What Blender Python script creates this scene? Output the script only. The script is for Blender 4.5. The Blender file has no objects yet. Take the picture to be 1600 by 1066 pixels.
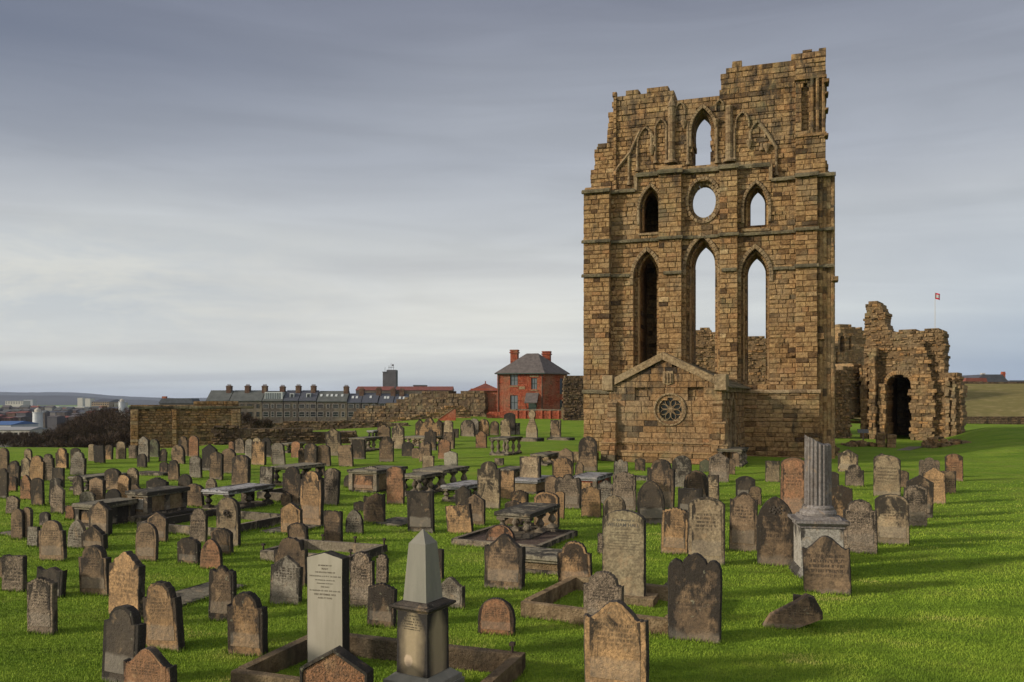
import bpy, math, random
import numpy as np
from mathutils import Vector, Matrix, noise
random.seed(7)
R = random.Random(11)
D = bpy.data
S = bpy.context.scene
COL = S.collection

# ------------------------------------------------------------------ camera, sky, sun, exposure
F = 1300.0; HZ = 622.0; EYE = 3.3          # focal length in photo pixels, horizon row, eye height
cd = D.cameras.new("camera"); cam = D.objects.new("camera", cd); COL.objects.link(cam)
cd.sensor_width = 36; cd.lens = 36 * F / 1600; cd.shift_y = (HZ - 533) / 1600
cd.clip_start = 0.1; cd.clip_end = 30000
cam.location = (0, 0, EYE); cam.rotation_euler = (math.radians(90), 0, 0)
S.camera = cam
SUN_EL = math.radians(18); SUN_AZ = math.radians(17)      # sun on the left, a little behind the camera
to_sun = Vector((-math.cos(SUN_AZ) * math.cos(SUN_EL), -math.sin(SUN_AZ) * math.cos(SUN_EL), math.sin(SUN_EL)))
sl = D.lights.new("sun", 'SUN'); so = D.objects.new("sun", sl); COL.objects.link(so)
sl.energy = 4.2; sl.angle = math.radians(5.0); sl.color = (1.0, 0.89, 0.72)
so.rotation_euler = to_sun.to_track_quat('Z', 'Y').to_euler(); so.location = (-20, -5, 30)
S.view_settings.view_transform = 'Standard'; S.view_settings.look = 'None'
S.view_settings.exposure = 0.0; S.view_settings.gamma = 1.0
S.cycles.use_denoising = True
S.cycles.max_bounces = 5; S.cycles.volume_bounces = 0

def srgb(r, g, b, a=1):
    f = lambda c: (c / 255 / 12.92) if c <= 10 else ((c / 255 + 0.055) / 1.055) ** 2.4
    return (f(r), f(g), f(b), a)

class NT:
    """tiny node-tree writer"""
    def __init__(s, tree): s.t = tree; s.t.nodes.clear()
    def n(s, typ, **kw):
        nd = s.t.nodes.new(typ)
        for k, v in kw.items():
            if k == 'ins':
                for kk, vv in v.items(): s.set(nd, kk, vv)
            else: setattr(nd, k, v)
        return nd
    def set(s, nd, key, v):
        i = nd.inputs[key]
        if isinstance(v, bpy.types.NodeSocket): s.t.links.new(v, i)
        elif isinstance(v, bpy.types.Node): s.t.links.new(v.outputs[0], i)
        else: i.default_value = v
    def math(s, op, a, b=0.0, c=None, clamp=False):
        nd = s.n('ShaderNodeMath', operation=op, use_clamp=clamp)
        s.set(nd, 0, a); s.set(nd, 1, b)
        if c is not None: s.set(nd, 2, c)
        return nd.outputs[0]
    def mix(s, f, a, b, mode='MIX'):
        nd = s.n('ShaderNodeMix', data_type='RGBA', blend_type=mode)
        s.set(nd, 0, f); s.set(nd, 6, a); s.set(nd, 7, b)
        return nd.outputs[2]
    def ramp(s, fac, stops, interp='LINEAR'):
        nd = s.n('ShaderNodeValToRGB'); s.set(nd, 0, fac); cr = nd.color_ramp; cr.interpolation = interp
        while len(cr.elements) > 1: cr.elements.remove(cr.elements[-1])
        for i, (p, c) in enumerate(stops):
            e = cr.elements[0] if i == 0 else cr.elements.new(p)
            e.position = p; e.color = c if len(c) == 4 else (*c, 1)
        return nd.outputs[0]
    def noise(s, vec, scale, detail=4, rough=0.55, dist=0.0, out=0):
        nd = s.n('ShaderNodeTexNoise', ins={'Vector': vec, 'Scale': scale, 'Detail': detail, 'Roughness': rough, 'Distortion': dist})
        return nd.outputs[out]
    def mapr(s, v, a, b, c=0.0, d=1.0):
        nd = s.n('ShaderNodeMapRange', ins={0: v, 1: a, 2: b, 3: c, 4: d}); return nd.outputs[0]
    def vmul(s, v, xyz):
        nd = s.n('ShaderNodeVectorMath', operation='MULTIPLY', ins={0: v, 1: xyz}); return nd.outputs[0]
    def vadd(s, v, w):
        nd = s.n('ShaderNodeVectorMath', operation='ADD', ins={0: v, 1: w}); return nd.outputs[0]

W = D.worlds.new("World"); S.world = W; W.use_nodes = True
w = NT(W.node_tree)
tc = w.n('ShaderNodeTexCoord').outputs['Generated']
sx = w.n('ShaderNodeSeparateXYZ', ins={0: tc})
zc = w.math('MAXIMUM', sx.outputs[2], 0.0)
grad = w.ramp(zc, [(0, srgb(182, 192, 203)), (.022, srgb(195, 202, 208)), (.05, srgb(208, 211, 212)), (.095, srgb(216, 217, 215)),
                   (.14, srgb(205, 207, 208)), (.20, srgb(186, 190, 196)), (.27, srgb(166, 171, 182)), (.34, srgb(149, 154, 167)),
                   (.43, srgb(127, 132, 148)), (1, srgb(112, 119, 136))])
den = w.math('ADD', zc, 0.10)
px = w.math('DIVIDE', sx.outputs[0], den); py = w.math('DIVIDE', sx.outputs[1], den)
cv = w.n('ShaderNodeCombineXYZ', ins={0: px, 1: py, 2: 0.0}).outputs[0]
cl = w.noise(w.vmul(cv, (.26, .60, 1)), 1.0, 9, .50, .5)
cl2 = w.noise(w.vmul(tc, (3.0, 3.0, 26.0)), 1.0, 6, .55, .8)
m1 = w.mapr(cl, .33, .68, .86, 1.12)
m2 = w.mapr(cl2, .36, .66, .94, 1.05)
g2 = w.mix(1.0, grad, w.n('ShaderNodeCombineColor', ins={0: m1, 1: m1, 2: w.math('POWER', m1, .8)}).outputs[0], 'MULTIPLY')
g3 = w.mix(1.0, g2, w.n('ShaderNodeCombineColor', ins={0: m2, 1: m2, 2: m2}).outputs[0], 'MULTIPLY')
g3 = w.mix(1.0, g3, (1.13, 1.12, 1.09, 1), 'MULTIPLY')
# heavier slate cloud high on the left
dl = w.math('MULTIPLY', w.mapr(sx.outputs[0], -.05, -.5), w.mapr(w.math('ABSOLUTE', w.math('SUBTRACT', zc, .36)), .16, .0))
g3 = w.mix(w.math('MULTIPLY', dl, .65), g3, srgb(98, 108, 131))
# bluer clear air low on the right
rf = w.math('MULTIPLY', w.mapr(sx.outputs[0], .05, .52), w.mapr(zc, .22, .03))
g4 = w.mix(w.math('MULTIPLY', rf, .75), g3, srgb(150, 172, 200))
# low bright cloud bank on the left
lb = w.math('MULTIPLY', w.mapr(sx.outputs[0], -.20, -.50), w.mapr(w.math('ABSOLUTE', w.math('SUBTRACT', zc, .10)), .07, .0))
lb2 = w.math('MULTIPLY', lb, w.mapr(w.noise(w.vmul(tc, (4, 4, 20)), 1.0, 9, .62, .9), .44, .60))
wisp = w.mix(w.mapr(w.noise(w.vadd(w.vmul(tc, (5, 5, 17)), (3, 1, 7)), 1.0, 9, .66, .35), .40, .60), srgb(192, 199, 206), srgb(222, 222, 216))
g5 = w.mix(w.math('MULTIPLY', w.math('MULTIPLY', w.mapr(sx.outputs[0], -.12, -.42), w.mapr(w.math('ABSOLUTE', w.math('SUBTRACT', zc, .115)), .085, .02)), .75), g4, wisp)
# brightness added to the unseen sky behind the camera for fill, strongest sunward
dt = w.n('ShaderNodeVectorMath', operation='DOT_PRODUCT', ins={0: tc, 1: tuple(to_sun)}).outputs['Value']
gl = w.math('MULTIPLY', w.mapr(sx.outputs[1], .1, -.5), w.mapr(dt, -.6, .9, .25, 1.0))
g6 = w.mix(gl, g5, (1.25, 1.2, 1.12, 1))
sky = w.n('ShaderNodeTexSky', sky_type='NISHITA', sun_disc=False, sun_elevation=SUN_EL,
          sun_rotation=math.atan2(to_sun.x, to_sun.y), air_density=1.2, dust_density=1.5)
g7 = w.n('ShaderNodeVectorMath', operation='SCALE', ins={0: g6, 'Scale': 10.0}).outputs[0]
fin = w.mix(.90, sky.outputs[0], g7)
w.n('ShaderNodeOutputWorld', ins={0: w.n('ShaderNodeBackground', ins={0: fin, 1: .1}).outputs[0]})

# ------------------------------------------------------------------ helpers
def ss(a, b, x):
    t = min(1, max(0, (x - a) / (b - a))); return t * t * (3 - 2 * t)

def gz(X, Y):
    """height of the ground"""
    z = .25 * ss(30, 40, Y) + .72 * ss(62, 105, Y) * (1 - ss(20, 36, X))
    z -= 27 * ss(-6, -48, X) * ss(61 - 12 * ss(-19, -23, X), 190, Y) + 27 * ss(175, 320, Y) * (1 - ss(-6, -48, X))
    e = X - (22.5 + (Y - 45) * .47)
    z += 1.0 * ss(0, 5.5, e) * ss(41, 58, Y) * (1 - ss(60, 76, Y))
    z -= 2.6 * ss(50, 60, Y) * ss(-19.5, -25, X)
    z += .10 * math.sin(X * .21 + 1) * math.sin(Y * .17) * ss(8, 20, Y) * (1 - ss(150, 200, Y))
    if Y < 75: z += .025 * noise.noise(Vector((X * .8, Y * 1.3, 0))) + .05 * noise.noise(Vector((X * .25, Y * .4, 5)))
    return z

def on_ground(px_, py_):
    """world point of the ground seen at a photo pixel"""
    d = EYE * F / max(12, (py_ - HZ))
    for _ in range(30):
        X = (px_ - 800) / F * d
        nd = (EYE - gz(X, d)) * F / max(12, (py_ - HZ))
        d = .5 * d + .5 * nd
    X = (px_ - 800) / F * d
    return Vector((X, d, gz(X, d)))

def at(px_, py_, d):
    return Vector(((px_ - 800) / F * d, d, EYE + (HZ - py_) / F * d))

class MB:
    def __init__(s): s.v = []; s.f = []; s.m = []; s.t = []; s.cur = 0; s.tint = .5
    def av(s, p): s.v.append(tuple(p)); s.t.append(s.tint); return len(s.v) - 1
    def face(s, idx, m=None): s.f.append(tuple(idx)); s.m.append(s.cur if m is None else m)
    def box(s, a, b, jit=0.0, bas=None, r=R):
        (x0, y0, z0), (x1, y1, z1) = a, b
        P = [(x0, y0, z0), (x1, y0, z0), (x1, y1, z0), (x0, y1, z0), (x0, y0, z1), (x1, y0, z1), (x1, y1, z1), (x0, y1, z1)]
        if jit: P = [(p[0] + r.uniform(-jit, jit), p[1] + r.uniform(-jit, jit), p[2] + r.uniform(-jit, jit)) for p in P]
        if bas: P = [bas(p) for p in P]
        i = [s.av(p) for p in P]
        for q in ((0, 1, 5, 4), (1, 2, 6, 5), (2, 3, 7, 6), (3, 0, 4, 7), (4, 5, 6, 7), (3, 2, 1, 0)): s.face([i[k] for k in q])
    def block(s, a, b, cz=.012, jit=.006, bas=None, r=R):
        """a dressed stone: box whose front edges are worn back"""
        (x0, y0, z0), (x1, y1, z1) = a, b
        j = lambda: r.uniform(-jit, jit)
        P = [(x0 + cz + j(), y0 + j(), z0 + cz + j()), (x1 - cz + j(), y0 + j(), z0 + cz + j()), (x1 - cz + j(), y0 + j(), z1 - cz + j()), (x0 + cz + j(), y0 + j(), z1 - cz + j()),
             (x0, y0 + cz * 1.6, z0), (x1, y0 + cz * 1.6, z0), (x1, y0 + cz * 1.6, z1), (x0, y0 + cz * 1.6, z1),
             (x0, y1, z0), (x1, y1, z0), (x1, y1, z1), (x0, y1, z1)]
        if bas: P = [bas(p) for p in P]
        i = [s.av(p) for p in P]
        for q in ((0, 1, 2, 3), (4, 5, 1, 0), (5, 6, 2, 1), (6, 7, 3, 2), (7, 4, 0, 3), (5, 9, 10, 6), (8, 4, 7, 11), (7, 6, 10, 11), (8, 9, 5, 4), (9, 8, 11, 10)):
            s.face([i[k] for k in q])
    def prism(s, prof, y0, y1, cham=0.0, mside=None, bas=None):
        """profile of (x,z), extruded from y0 (front) to y1; the front edge chamfered"""
        n = len(prof)
        cx = sum(p[0] for p in prof) / n; cz = sum(p[1] for p in prof) / n
        hx = max(abs(p[0] - cx) for p in prof); hz_ = max(abs(p[1] - cz) for p in prof)
        T = bas or (lambda p: p)
        fr = [s.av(T((cx + (p[0] - cx) * (1 - cham / hx), y0, cz + (p[1] - cz) * (1 - cham / hz_)))) for p in prof]
        md = [s.av(T((p[0], y0 + cham, p[1]))) for p in prof] if cham else fr
        bk = [s.av(T((p[0], y1, p[1]))) for p in prof]
        ms = s.cur if mside is None else mside
        s.face(fr)
        for a in range(n):
            b = (a + 1) % n
            if cham: s.face((fr[b], fr[a], md[a], md[b]), ms)
            s.face((md[b], md[a], bk[a], bk[b]), ms)
        s.face(bk[::-1], ms)
    def lathe(s, prof, c, seg=10, bas=None, cap=True):
        T = bas or (lambda p: p)
        rings = []
        for (r_, z) in prof:
            rings.append([s.av(T((c[0] + r_ * math.cos(2 * math.pi * k / seg), c[1] + r_ * math.sin(2 * math.pi * k / seg), c[2] + z))) for k in range(seg)])
        for a, b in zip(rings, rings[1:]):
            for k in range(seg): l = (k + 1) % seg; s.face((a[k], a[l], b[l], b[k]))
        if cap: s.face(rings[0][::-1]); s.face(rings[-1])
    def tube(s, p, q, r0, r1=None, seg=6, bas=None):
        p = Vector(p); q = Vector(q); r1 = r0 if r1 is None else r1
        d = (q - p).normalized(); u = d.orthogonal().normalized(); v = d.cross(u); T = bas or (lambda p: p)
        A = [s.av(T(tuple(p + r0 * (math.cos(2 * math.pi * k / seg) * u + math.sin(2 * math.pi * k / seg) * v)))) for k in range(seg)]
        B = [s.av(T(tuple(q + r1 * (math.cos(2 * math.pi * k / seg) * u + math.sin(2 * math.pi * k / seg) * v)))) for k in range(seg)]
        for k in range(seg): l = (k + 1) % seg; s.face((A[k], A[l], B[l], B[k]))
        s.face(A[::-1]); s.face(B)
    def build(s, name, mats, parent=None, smooth=False):
        me = D.meshes.new(name); me.from_pydata(s.v, [], s.f)
        if not isinstance(mats, (list, tuple)): mats = [mats]
        for m in mats: me.materials.append(m)
        me.polygons.foreach_set('material_index', s.m)
        at_ = me.attributes.new('tint', 'FLOAT', 'POINT'); at_.data.foreach_set('value', s.t)
        if smooth: me.polygons.foreach_set('use_smooth', [True] * len(me.polygons))
        me.update()
        o = D.objects.new(name, me); COL.objects.link(o)
        if parent: o.parent = parent
        return o

def tag(o, label=None, cat=None, group=None, kind=None):
    if label: o['label'] = label
    if cat: o['category'] = cat
    if group: o['group'] = group
    if kind: o['kind'] = kind
    return o
def thing(name, loc, rz, label, cat, group=None):
    o = D.objects.new(name, None); COL.objects.link(o); o.location = loc; o.rotation_euler = (0, 0, rz)
    o.empty_display_size = .3
    return tag(o, label, cat, group)

# ------------------------------------------------------------------ materials
MATS = {}
def newmat(name):
    m = D.materials.new(name); m.use_nodes = True; MATS[name] = m; return m, NT(m.node_tree)
def finish(n, col, rough=.9, bump=None, bstr=.5, bdist=.02, spec=.2, emis=None):
    b = n.n('ShaderNodeBsdfPrincipled', ins={'Base Color': col, 'Roughness': rough, 'Specular IOR Level': spec})
    if bump is not None:
        bn = n.n('ShaderNodeBump', ins={'Strength': bstr, 'Distance': bdist, 'Height': bump}); n.set(b, 'Normal', bn.outputs[0])
    n.n('ShaderNodeOutputMaterial', ins={0: b.outputs[0]}); return b

def masonry_mat(name, stops, soot=(.03, .027, .024), soot_lo=.56, soot_hi=.72, scale=1.0, high=None):
    m, n = newmat(name)
    tc = n.n('ShaderNodeTexCoord').outputs['Object']
    ti = n.n('ShaderNodeAttribute', attribute_name='tint').outputs['Fac']
    c = n.ramp(ti, stops)
    n1 = n.noise(tc, 7 * scale, 6, .62)
    c = n.mix(n.mapr(n1, .34, .66, 0, .95), n.mix(1, c, (.50, .44, .38, 1), 'MULTIPLY'), n.mix(1, c, (1.16, 1.13, 1.06, 1), 'MULTIPLY'))
    c = n.mix(n.math('MULTIPLY', n.mapr(n.noise(n.vadd(tc, (9, 4, 2)), .55 * scale, 5, .6), .48, .64), .30), c, (.31, .26, .17, 1))
    pit = n.mapr(n.noise(tc, 21 * scale, 5, .72), .56, .68)
    c = n.mix(n.math('MULTIPLY', pit, .6), c, (.045, .032, .022, 1))
    sn = n.noise(n.vmul(tc, (1, 1, .35)), 2.2 * scale, 7, .68)
    if high:
        zz = n.n('ShaderNodeSeparateXYZ', ins={0: tc}).outputs[2]
        sn = n.math('ADD', sn, n.mapr(zz, high[0], high[1], 0, high[2]))
    c = n.mix(n.math('MULTIPLY', n.mapr(sn, soot_lo, soot_hi), .8), c, (*soot, 1))
    c = n.mix(n.math('MULTIPLY', n.mapr(n.noise(tc, 1.1 * scale, 5, .6), .55, .7), .35), c, (.20, .19, .10, 1))
    bmp = n.math('ADD', n.noise(tc, 9 * scale, 9, .74), n.math('MULTIPLY', n.noise(tc, 30 * scale, 4, .65), .5))
    finish(n, c, .93, bmp, 1.0, .09)
    return m
BROWN = [(0, (.09, .058, .034)), (.16, (.20, .122, .058)), (.32, (.35, .22, .105)), (.5, (.41, .275, .14)), (.66, (.30, .195, .10)), (.8, (.46, .315, .155)), (.92, (.38, .21, .10)), (1, (.50, .37, .21))]
M_TOWER = masonry_mat('weathered_sandstone', BROWN, high=(11.5, 21, .13))
M_TOP = M_TOWER
M_CHAPEL = masonry_mat('chapel_sandstone', [(0, (.07, .05, .035)), (.14, (.13, .095, .06)), (.3, (.30, .18, .085)), (.5, (.36, .235, .125)), (.68, (.28, .19, .11)), (.8, (.40, .28, .15)), (.92, (.34, .17, .08)), (1, (.42, .31, .18))], soot_lo=.55, soot_hi=.70, high=(1.8, 4.4, .09))
M_RUIN = masonry_mat('rubble_sandstone', [(0, (.09, .065, .04)), (.3, (.23, .155, .085)), (.6, (.34, .235, .13)), (.85, (.38, .22, .095)), (1, (.42, .31, .19))], soot_lo=.56, soot_hi=.74, scale=.8)
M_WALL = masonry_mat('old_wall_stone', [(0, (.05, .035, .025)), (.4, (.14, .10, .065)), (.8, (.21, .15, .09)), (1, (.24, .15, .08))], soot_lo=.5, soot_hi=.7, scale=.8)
M_DRESS = masonry_mat('dressed_sandstone', [(0, (.20, .14, .085)), (.5, (.30, .22, .135)), (1, (.38, .29, .18))], soot_lo=.55, soot_hi=.75)
M_LEDGE = masonry_mat('mossy_ledge_stone', [(0, (.10, .09, .06)), (.5, (.16, .145, .095)), (1, (.22, .19, .12))], soot_lo=.5, soot_hi=.7)
M_BRICK = masonry_mat('red_brick', [(0, (.24, .062, .036)), (.5, (.37, .092, .052)), (1, (.44, .13, .075))], soot_lo=.62, soot_hi=.8)
M_SOOTB = masonry_mat('sooty_chimney_brick', [(0, (.07, .04, .032)), (1, (.15, .085, .06))], soot_lo=.6, soot_hi=.8)
M_GREYST = masonry_mat('grey_terrace_stone', [(0, (.07, .062, .058)), (1, (.13, .112, .10))], soot_lo=.6, soot_hi=.8, scale=.2)

def plain(name, col, rough=.8, var=.25, scale=3.0, bump=.3, spec=.3):
    m, n = newmat(name)
    tc = n.n('ShaderNodeTexCoord').outputs['Object']
    nz = n.noise(tc, scale, 6, .6)
    k = n.mapr(nz, .3, .7, 1 - var, 1 + var)
    c = n.mix(1, (*col, 1), n.n('ShaderNodeCombineColor', ins={0: k, 1: k, 2: k}).outputs[0], 'MULTIPLY')
    finish(n, c, rough, n.noise(tc, scale * 6, 5, .6), bump, .02, spec)
    return m
M_SLATE = plain('slate', (.062, .066, .082), .6, .25, 2)
M_SLATEB = plain('brown_slate', (.10, .085, .08), .6, .3, 3)
M_SLATEG = plain('greenish_slate', (.085, .09, .085), .7, .25, .5)
M_REDTILE = plain('red_roof_tile', (.17, .055, .04), .8, .3, .5)
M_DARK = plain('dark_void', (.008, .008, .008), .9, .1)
M_GLASS = plain('dark_glass', (.012, .014, .017), .12, .1, 3, 0, .6)
M_PANE = plain('grey_window_board', (.11, .125, .14), .35, .12, 2, 0, .5)
M_IRON = plain('rusty_iron', (.035, .022, .018), .8, .3, 20)
M_WHITE = plain('white_paint', (.42, .44, .45), .6, .1, 1, .1)
M_FRAME = plain('weathered_frame_paint', (.24, .22, .21), .7, .3, .5)
M_CREAM = plain('cream_paint', (.40, .37, .32), .7, .12, 1, .1)
M_CONC = plain('dark_concrete', (.075, .07, .072), .8, .2, .3)
M_GRAVEL = masonry_mat('grave_gravel', [(0, (.13, .09, .08)), (1, (.22, .17, .16))], scale=6)
M_RED = plain('red_cloth', (.5, .02, .05), .8, .1)
M_INK = plain('lead_lettering', (.09, .082, .07), .8, .3, 20)
M_WORN = plain('worn_lettering', (.15, .125, .09), .9, .35, 30)
M_GREEN = plain('dark_green_paint', (.03, .05, .04), .6, .1)
M_LEAD = plain('pale_slab_stone', (.28, .28, .29), .7, .2, 5)

def grave_mat(name, base, base2, soot=.5, lichen=.3, text=.5, erode=.3, foot=.3):
    m, n = newmat(name)
    T = n.n('ShaderNodeTexCoord'); tc = T.outputs['Object']; ge = T.outputs['Generated']
    rnd = n.n('ShaderNodeObjectInfo').outputs['Random']
    off = n.n('ShaderNodeCombineXYZ', ins={0: n.math('MULTIPLY', rnd, 37.0), 1: n.math('MULTIPLY', rnd, 91.0), 2: n.math('MULTIPLY', rnd, 53.0)}).outputs[0]
    p = n.vadd(tc, off)
    g = n.n('ShaderNodeSeparateXYZ', ins={0: ge}); gx, gzz = g.outputs[0], g.outputs[2]
    c = n.mix(n.mapr(n.noise(p, 2.6, 6, .62, .4), .36, .64), (*base, 1), (*base2, 1))
    bright = n.mapr(rnd, 0, 1, .8, 1.22)
    c = n.mix(1, c, n.n('ShaderNodeCombineColor', ins={0: bright, 1: bright, 2: bright}).outputs[0], 'MULTIPLY')
    fine = n.noise(p, 22, 6, .7)
    c = n.mix(n.mapr(fine, .38, .60, .55, 0), c, (.045, .035, .026, 1))
    c = n.mix(n.mapr(n.noise(n.vmul(p, (3, 3, 1)), 3.0, 5, .6), .52, .66, 0, .35), c, (.07, .055, .04, 1))
    # flaked-off patches of fresher stone
    fl = n.mapr(n.noise(p, 4.1, 6, .62, .5), .58, .68)
    c = n.mix(n.math('MULTIPLY', fl, .38), c, (.38, .26, .15, 1))
    # soot and algae crust, heavier on the head of the stone and down the margins
    edge = n.math('ABSOLUTE', n.math('SUBTRACT', gx, .5))
    sv = n.math('ADD', n.math('MULTIPLY', n.noise(n.vmul(p, (1, 1, .55)), 4.2, 7, .66, .5), 1.15), n.math('ADD', n.math('MULTIPLY', gzz, .30), n.math('MULTIPLY', n.math('POWER', n.math('MULTIPLY', edge, 2.0), 4.0), .26)))
    sv = n.math('ADD', sv, n.mapr(n.math('FRACT', n.math('MULTIPLY', rnd, 7.31)), 0, 1, -.13, .13))
    sf = n.mapr(sv, 1.02 - .30 * soot, 1.13 - .30 * soot)
    c = n.mix(n.math('MULTIPLY', sf, .9), c, (.022, .02, .018, 1))
    # damp pale foot
    ff = n.mapr(n.math('ADD', gzz, n.math('MULTIPLY', n.noise(p, 6, 3), .12)), .36, .31)
    c = n.mix(n.math('MULTIPLY', ff, foot), c, (.21, .19, .16, 1))
    lt = n.mapr(n.noise(p, 15, 3, .55), .66, .72)
    c = n.mix(n.math('MULTIPLY', lt, lichen), c, (.34, .34, .24, 1))
    # worn inscription: rows of small strokes in the middle of the face
    rows = n.mapr(n.math('ABSOLUTE', n.math('SUBTRACT', n.math('FRACT', n.math('MULTIPLY', gzz, 15.0)), .5)), .16, .26)
    st = n.mapr(n.noise(n.vmul(p, (70, 70, 9)), 1.0, 2, .5), .47, .56)
    win = n.math('MULTIPLY', n.math('MULTIPLY', n.mapr(gzz, .80, .76), n.mapr(gzz, .42, .50)), n.mapr(edge, .40, .34))
    tx = n.math('MULTIPLY', n.math('MULTIPLY', rows, st), win)
    c = n.mix(n.math('MULTIPLY', tx, min(1, text * 1.5)), c, (.04, .032, .026, 1))
    er = n.noise(p, 24, 3, .5, 1.5)
    c = n.mix(1, c, (1.12, 1.10, 1.08, 1), 'MULTIPLY')
    c = n.mix(n.math('MULTIPLY', n.math('MULTIPLY', n.mapr(er, .50, .60), n.mapr(gzz, .34, .42)), erode * .75), c, (.05, .042, .034, 1))
    bmp = n.math('ADD', n.math('MULTIPLY', n.noise(p, 6, 8, .7), .8), n.math('ADD', n.math('MULTIPLY', er, erode * 1.6), n.math('MULTIPLY', tx, -.35 * text)))
    finish(n, c, .93, bmp, .9, .035)
    return m
GM = {
 'buff':  grave_mat('grave_buff', (.33, .26, .165), (.20, .15, .095), .50, .25, .5, .15),
 'ochre': grave_mat('grave_ochre', (.38, .235, .115), (.22, .14, .075), .66, .2, .35, .25),
 'orange':grave_mat('grave_orange', (.30, .15, .08), (.20, .115, .065), .52, .1, .4, .2),
 'brown': grave_mat('grave_brown', (.225, .155, .095), (.12, .085, .055), .62, .25, .55, .15),
 'dark':  grave_mat('grave_dark', (.085, .062, .044), (.20, .135, .08), .85, .35, .4, .25),
 'black': grave_mat('grave_black', (.035, .031, .028), (.07, .056, .042), .9, .25, .2, .2, .5),
 'grey':  grave_mat('grave_grey', (.27, .245, .20), (.16, .14, .11), .52, .3, .7, .5),
 'pink':  grave_mat('grave_pink', (.315, .245, .18), (.19, .15, .11), .47, .2, .6, .9),
 'white': grave_mat('grave_white', (.35, .325, .265), (.28, .255, .20), .10, .05, .0, .05, .1),
 'green': grave_mat('grave_green', (.07, .085, .05), (.10, .10, .065), .6, .3, .2, .2),
}
M_CRUST = grave_mat('soot_crust', (.035, .031, .028), (.065, .056, .048), .6, .3, 0, .2, 0)  # near-black stone for headstone edges, rims and some tomb parts
M_BUFFEDGE = grave_mat('worn_edge', (.16, .13, .095), (.10, .085, .065), .55, .3, 0, .2, 0)  # brown, less dark stone for some headstone edges
M_TOMB = grave_mat('tomb_stone', (.21, .18, .135), (.14, .115, .085), .45, .35, 0, .2, .2)
M_SLABD = grave_mat('tomb_slab', (.17, .155, .12), (.20, .18, .13), .4, .5, 0, .1, 0)
M_SLABP = grave_mat('pale_tomb_slab', (.34, .34, .36), (.28, .28, .29), .1, .2, 0, .1, 0)
M_COLUMN = grave_mat('grey_granite', (.225, .21, .205), (.18, .165, .16), .3, .05, 0, .1, 0)
M_PED = grave_mat('pale_pedestal', (.33, .315, .285), (.27, .255, .225), .05, .05, 0, .05, 0)

def smooth_mat(name, c0, c1, streak):
    m, n = newmat(name); tc = n.n('ShaderNodeTexCoord').outputs['Object']
    c = n.mix(n.mapr(n.noise(n.vmul(tc, (7, 7, .9)), 1.0, 5, .6), .38, .66), (*c0, 1), (*c1, 1))
    c = n.mix(n.mapr(n.noise(n.vmul(tc, (3, 3, 1)), 1.0, 6, .65), .52, .72, 0, .6), c, (*streak, 1))
    finish(n, c, .75, n.noise(tc, 60, 4, .6), .25, .006, .3); return m
M_SMOOTHW = smooth_mat('smooth_pale_stone', (.33, .30, .24), (.27, .245, .19), (.20, .18, .14))
M_SMOOTHG = smooth_mat('smooth_grey_stone', (.19, .18, .15), (.15, .145, .12), (.12, .115, .10))
GM['lettered'] = grave_mat('grave_lettered', (.34, .29, .185), (.25, .20, .125), .30, .2, 0, .1, .2)
GM['pebbled'] = grave_mat('grave_pebbled', (.36, .17, .085), (.27, .15, .085), .2, .1, 0, .8, .2)
def grass_mat(name, c0, c1, c2, dry=None):
    m, n = newmat(name)
    tc = n.n('ShaderNodeTexCoord').outputs['Object']
    a = n.noise(n.vmul(tc, (.35, .8, 1)), 1.0, 8, .62)
    b = n.noise(n.vmul(tc, (9, 14, 9)), 1.0, 6, .7)
    c = n.mix(n.mapr(a, .40, .60), (*c0, 1), (*c1, 1))
    c = n.mix(n.math('MULTIPLY', n.mapr(n.noise(n.vmul(tc, (.5, 2.2, 1)), 1.0, 7, .65), .50, .66), .55), c, (*c2, 1))
    c = n.mix(n.mapr(b, .38, .66, 0, .8), c, (*c2, 1))
    if dry: c = n.mix(n.math('MULTIPLY', n.mapr(n.noise(tc, .6, 6, .65), .50, .68), .6), c, (*dry, 1))
    else: c = n.mix(n.math('MULTIPLY', n.mapr(n.noise(n.vmul(tc, (.5, .9, 1)), 1.0, 7, .7), .50, .66), .5), c, (.24, .25, .055, 1))
    bmp = n.math('ADD', n.noise(n.vmul(tc, (1.2, 3.2, 1)), 1.0, 6, .6), n.math('MULTIPLY', n.noise(n.vmul(tc, (30, 30, 30)), 1.0, 4, .7), .35))
    finish(n, c, .95, bmp, .85, .16, .05)
    return m
M_GRASS = grass_mat('mown_grass', (.155, .25, .024), (.225, .325, .034), (.085, .148, .017))
M_BANK = grass_mat('dry_bank_grass', (.22, .185, .07), (.18, .165, .06), (.13, .11, .045), (.30, .235, .12))
m, n = newmat('grass_blade')
ti = n.n('ShaderNodeAttribute', attribute_name='tint').outputs['Fac']
c = n.ramp(ti, [(0, (.06, .10, .014)), (.4, (.155, .24, .024)), (.75, (.25, .33, .04)), (1, (.36, .34, .10))])
finish(n, c, .8, spec=.1); M_BLADE = m

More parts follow.
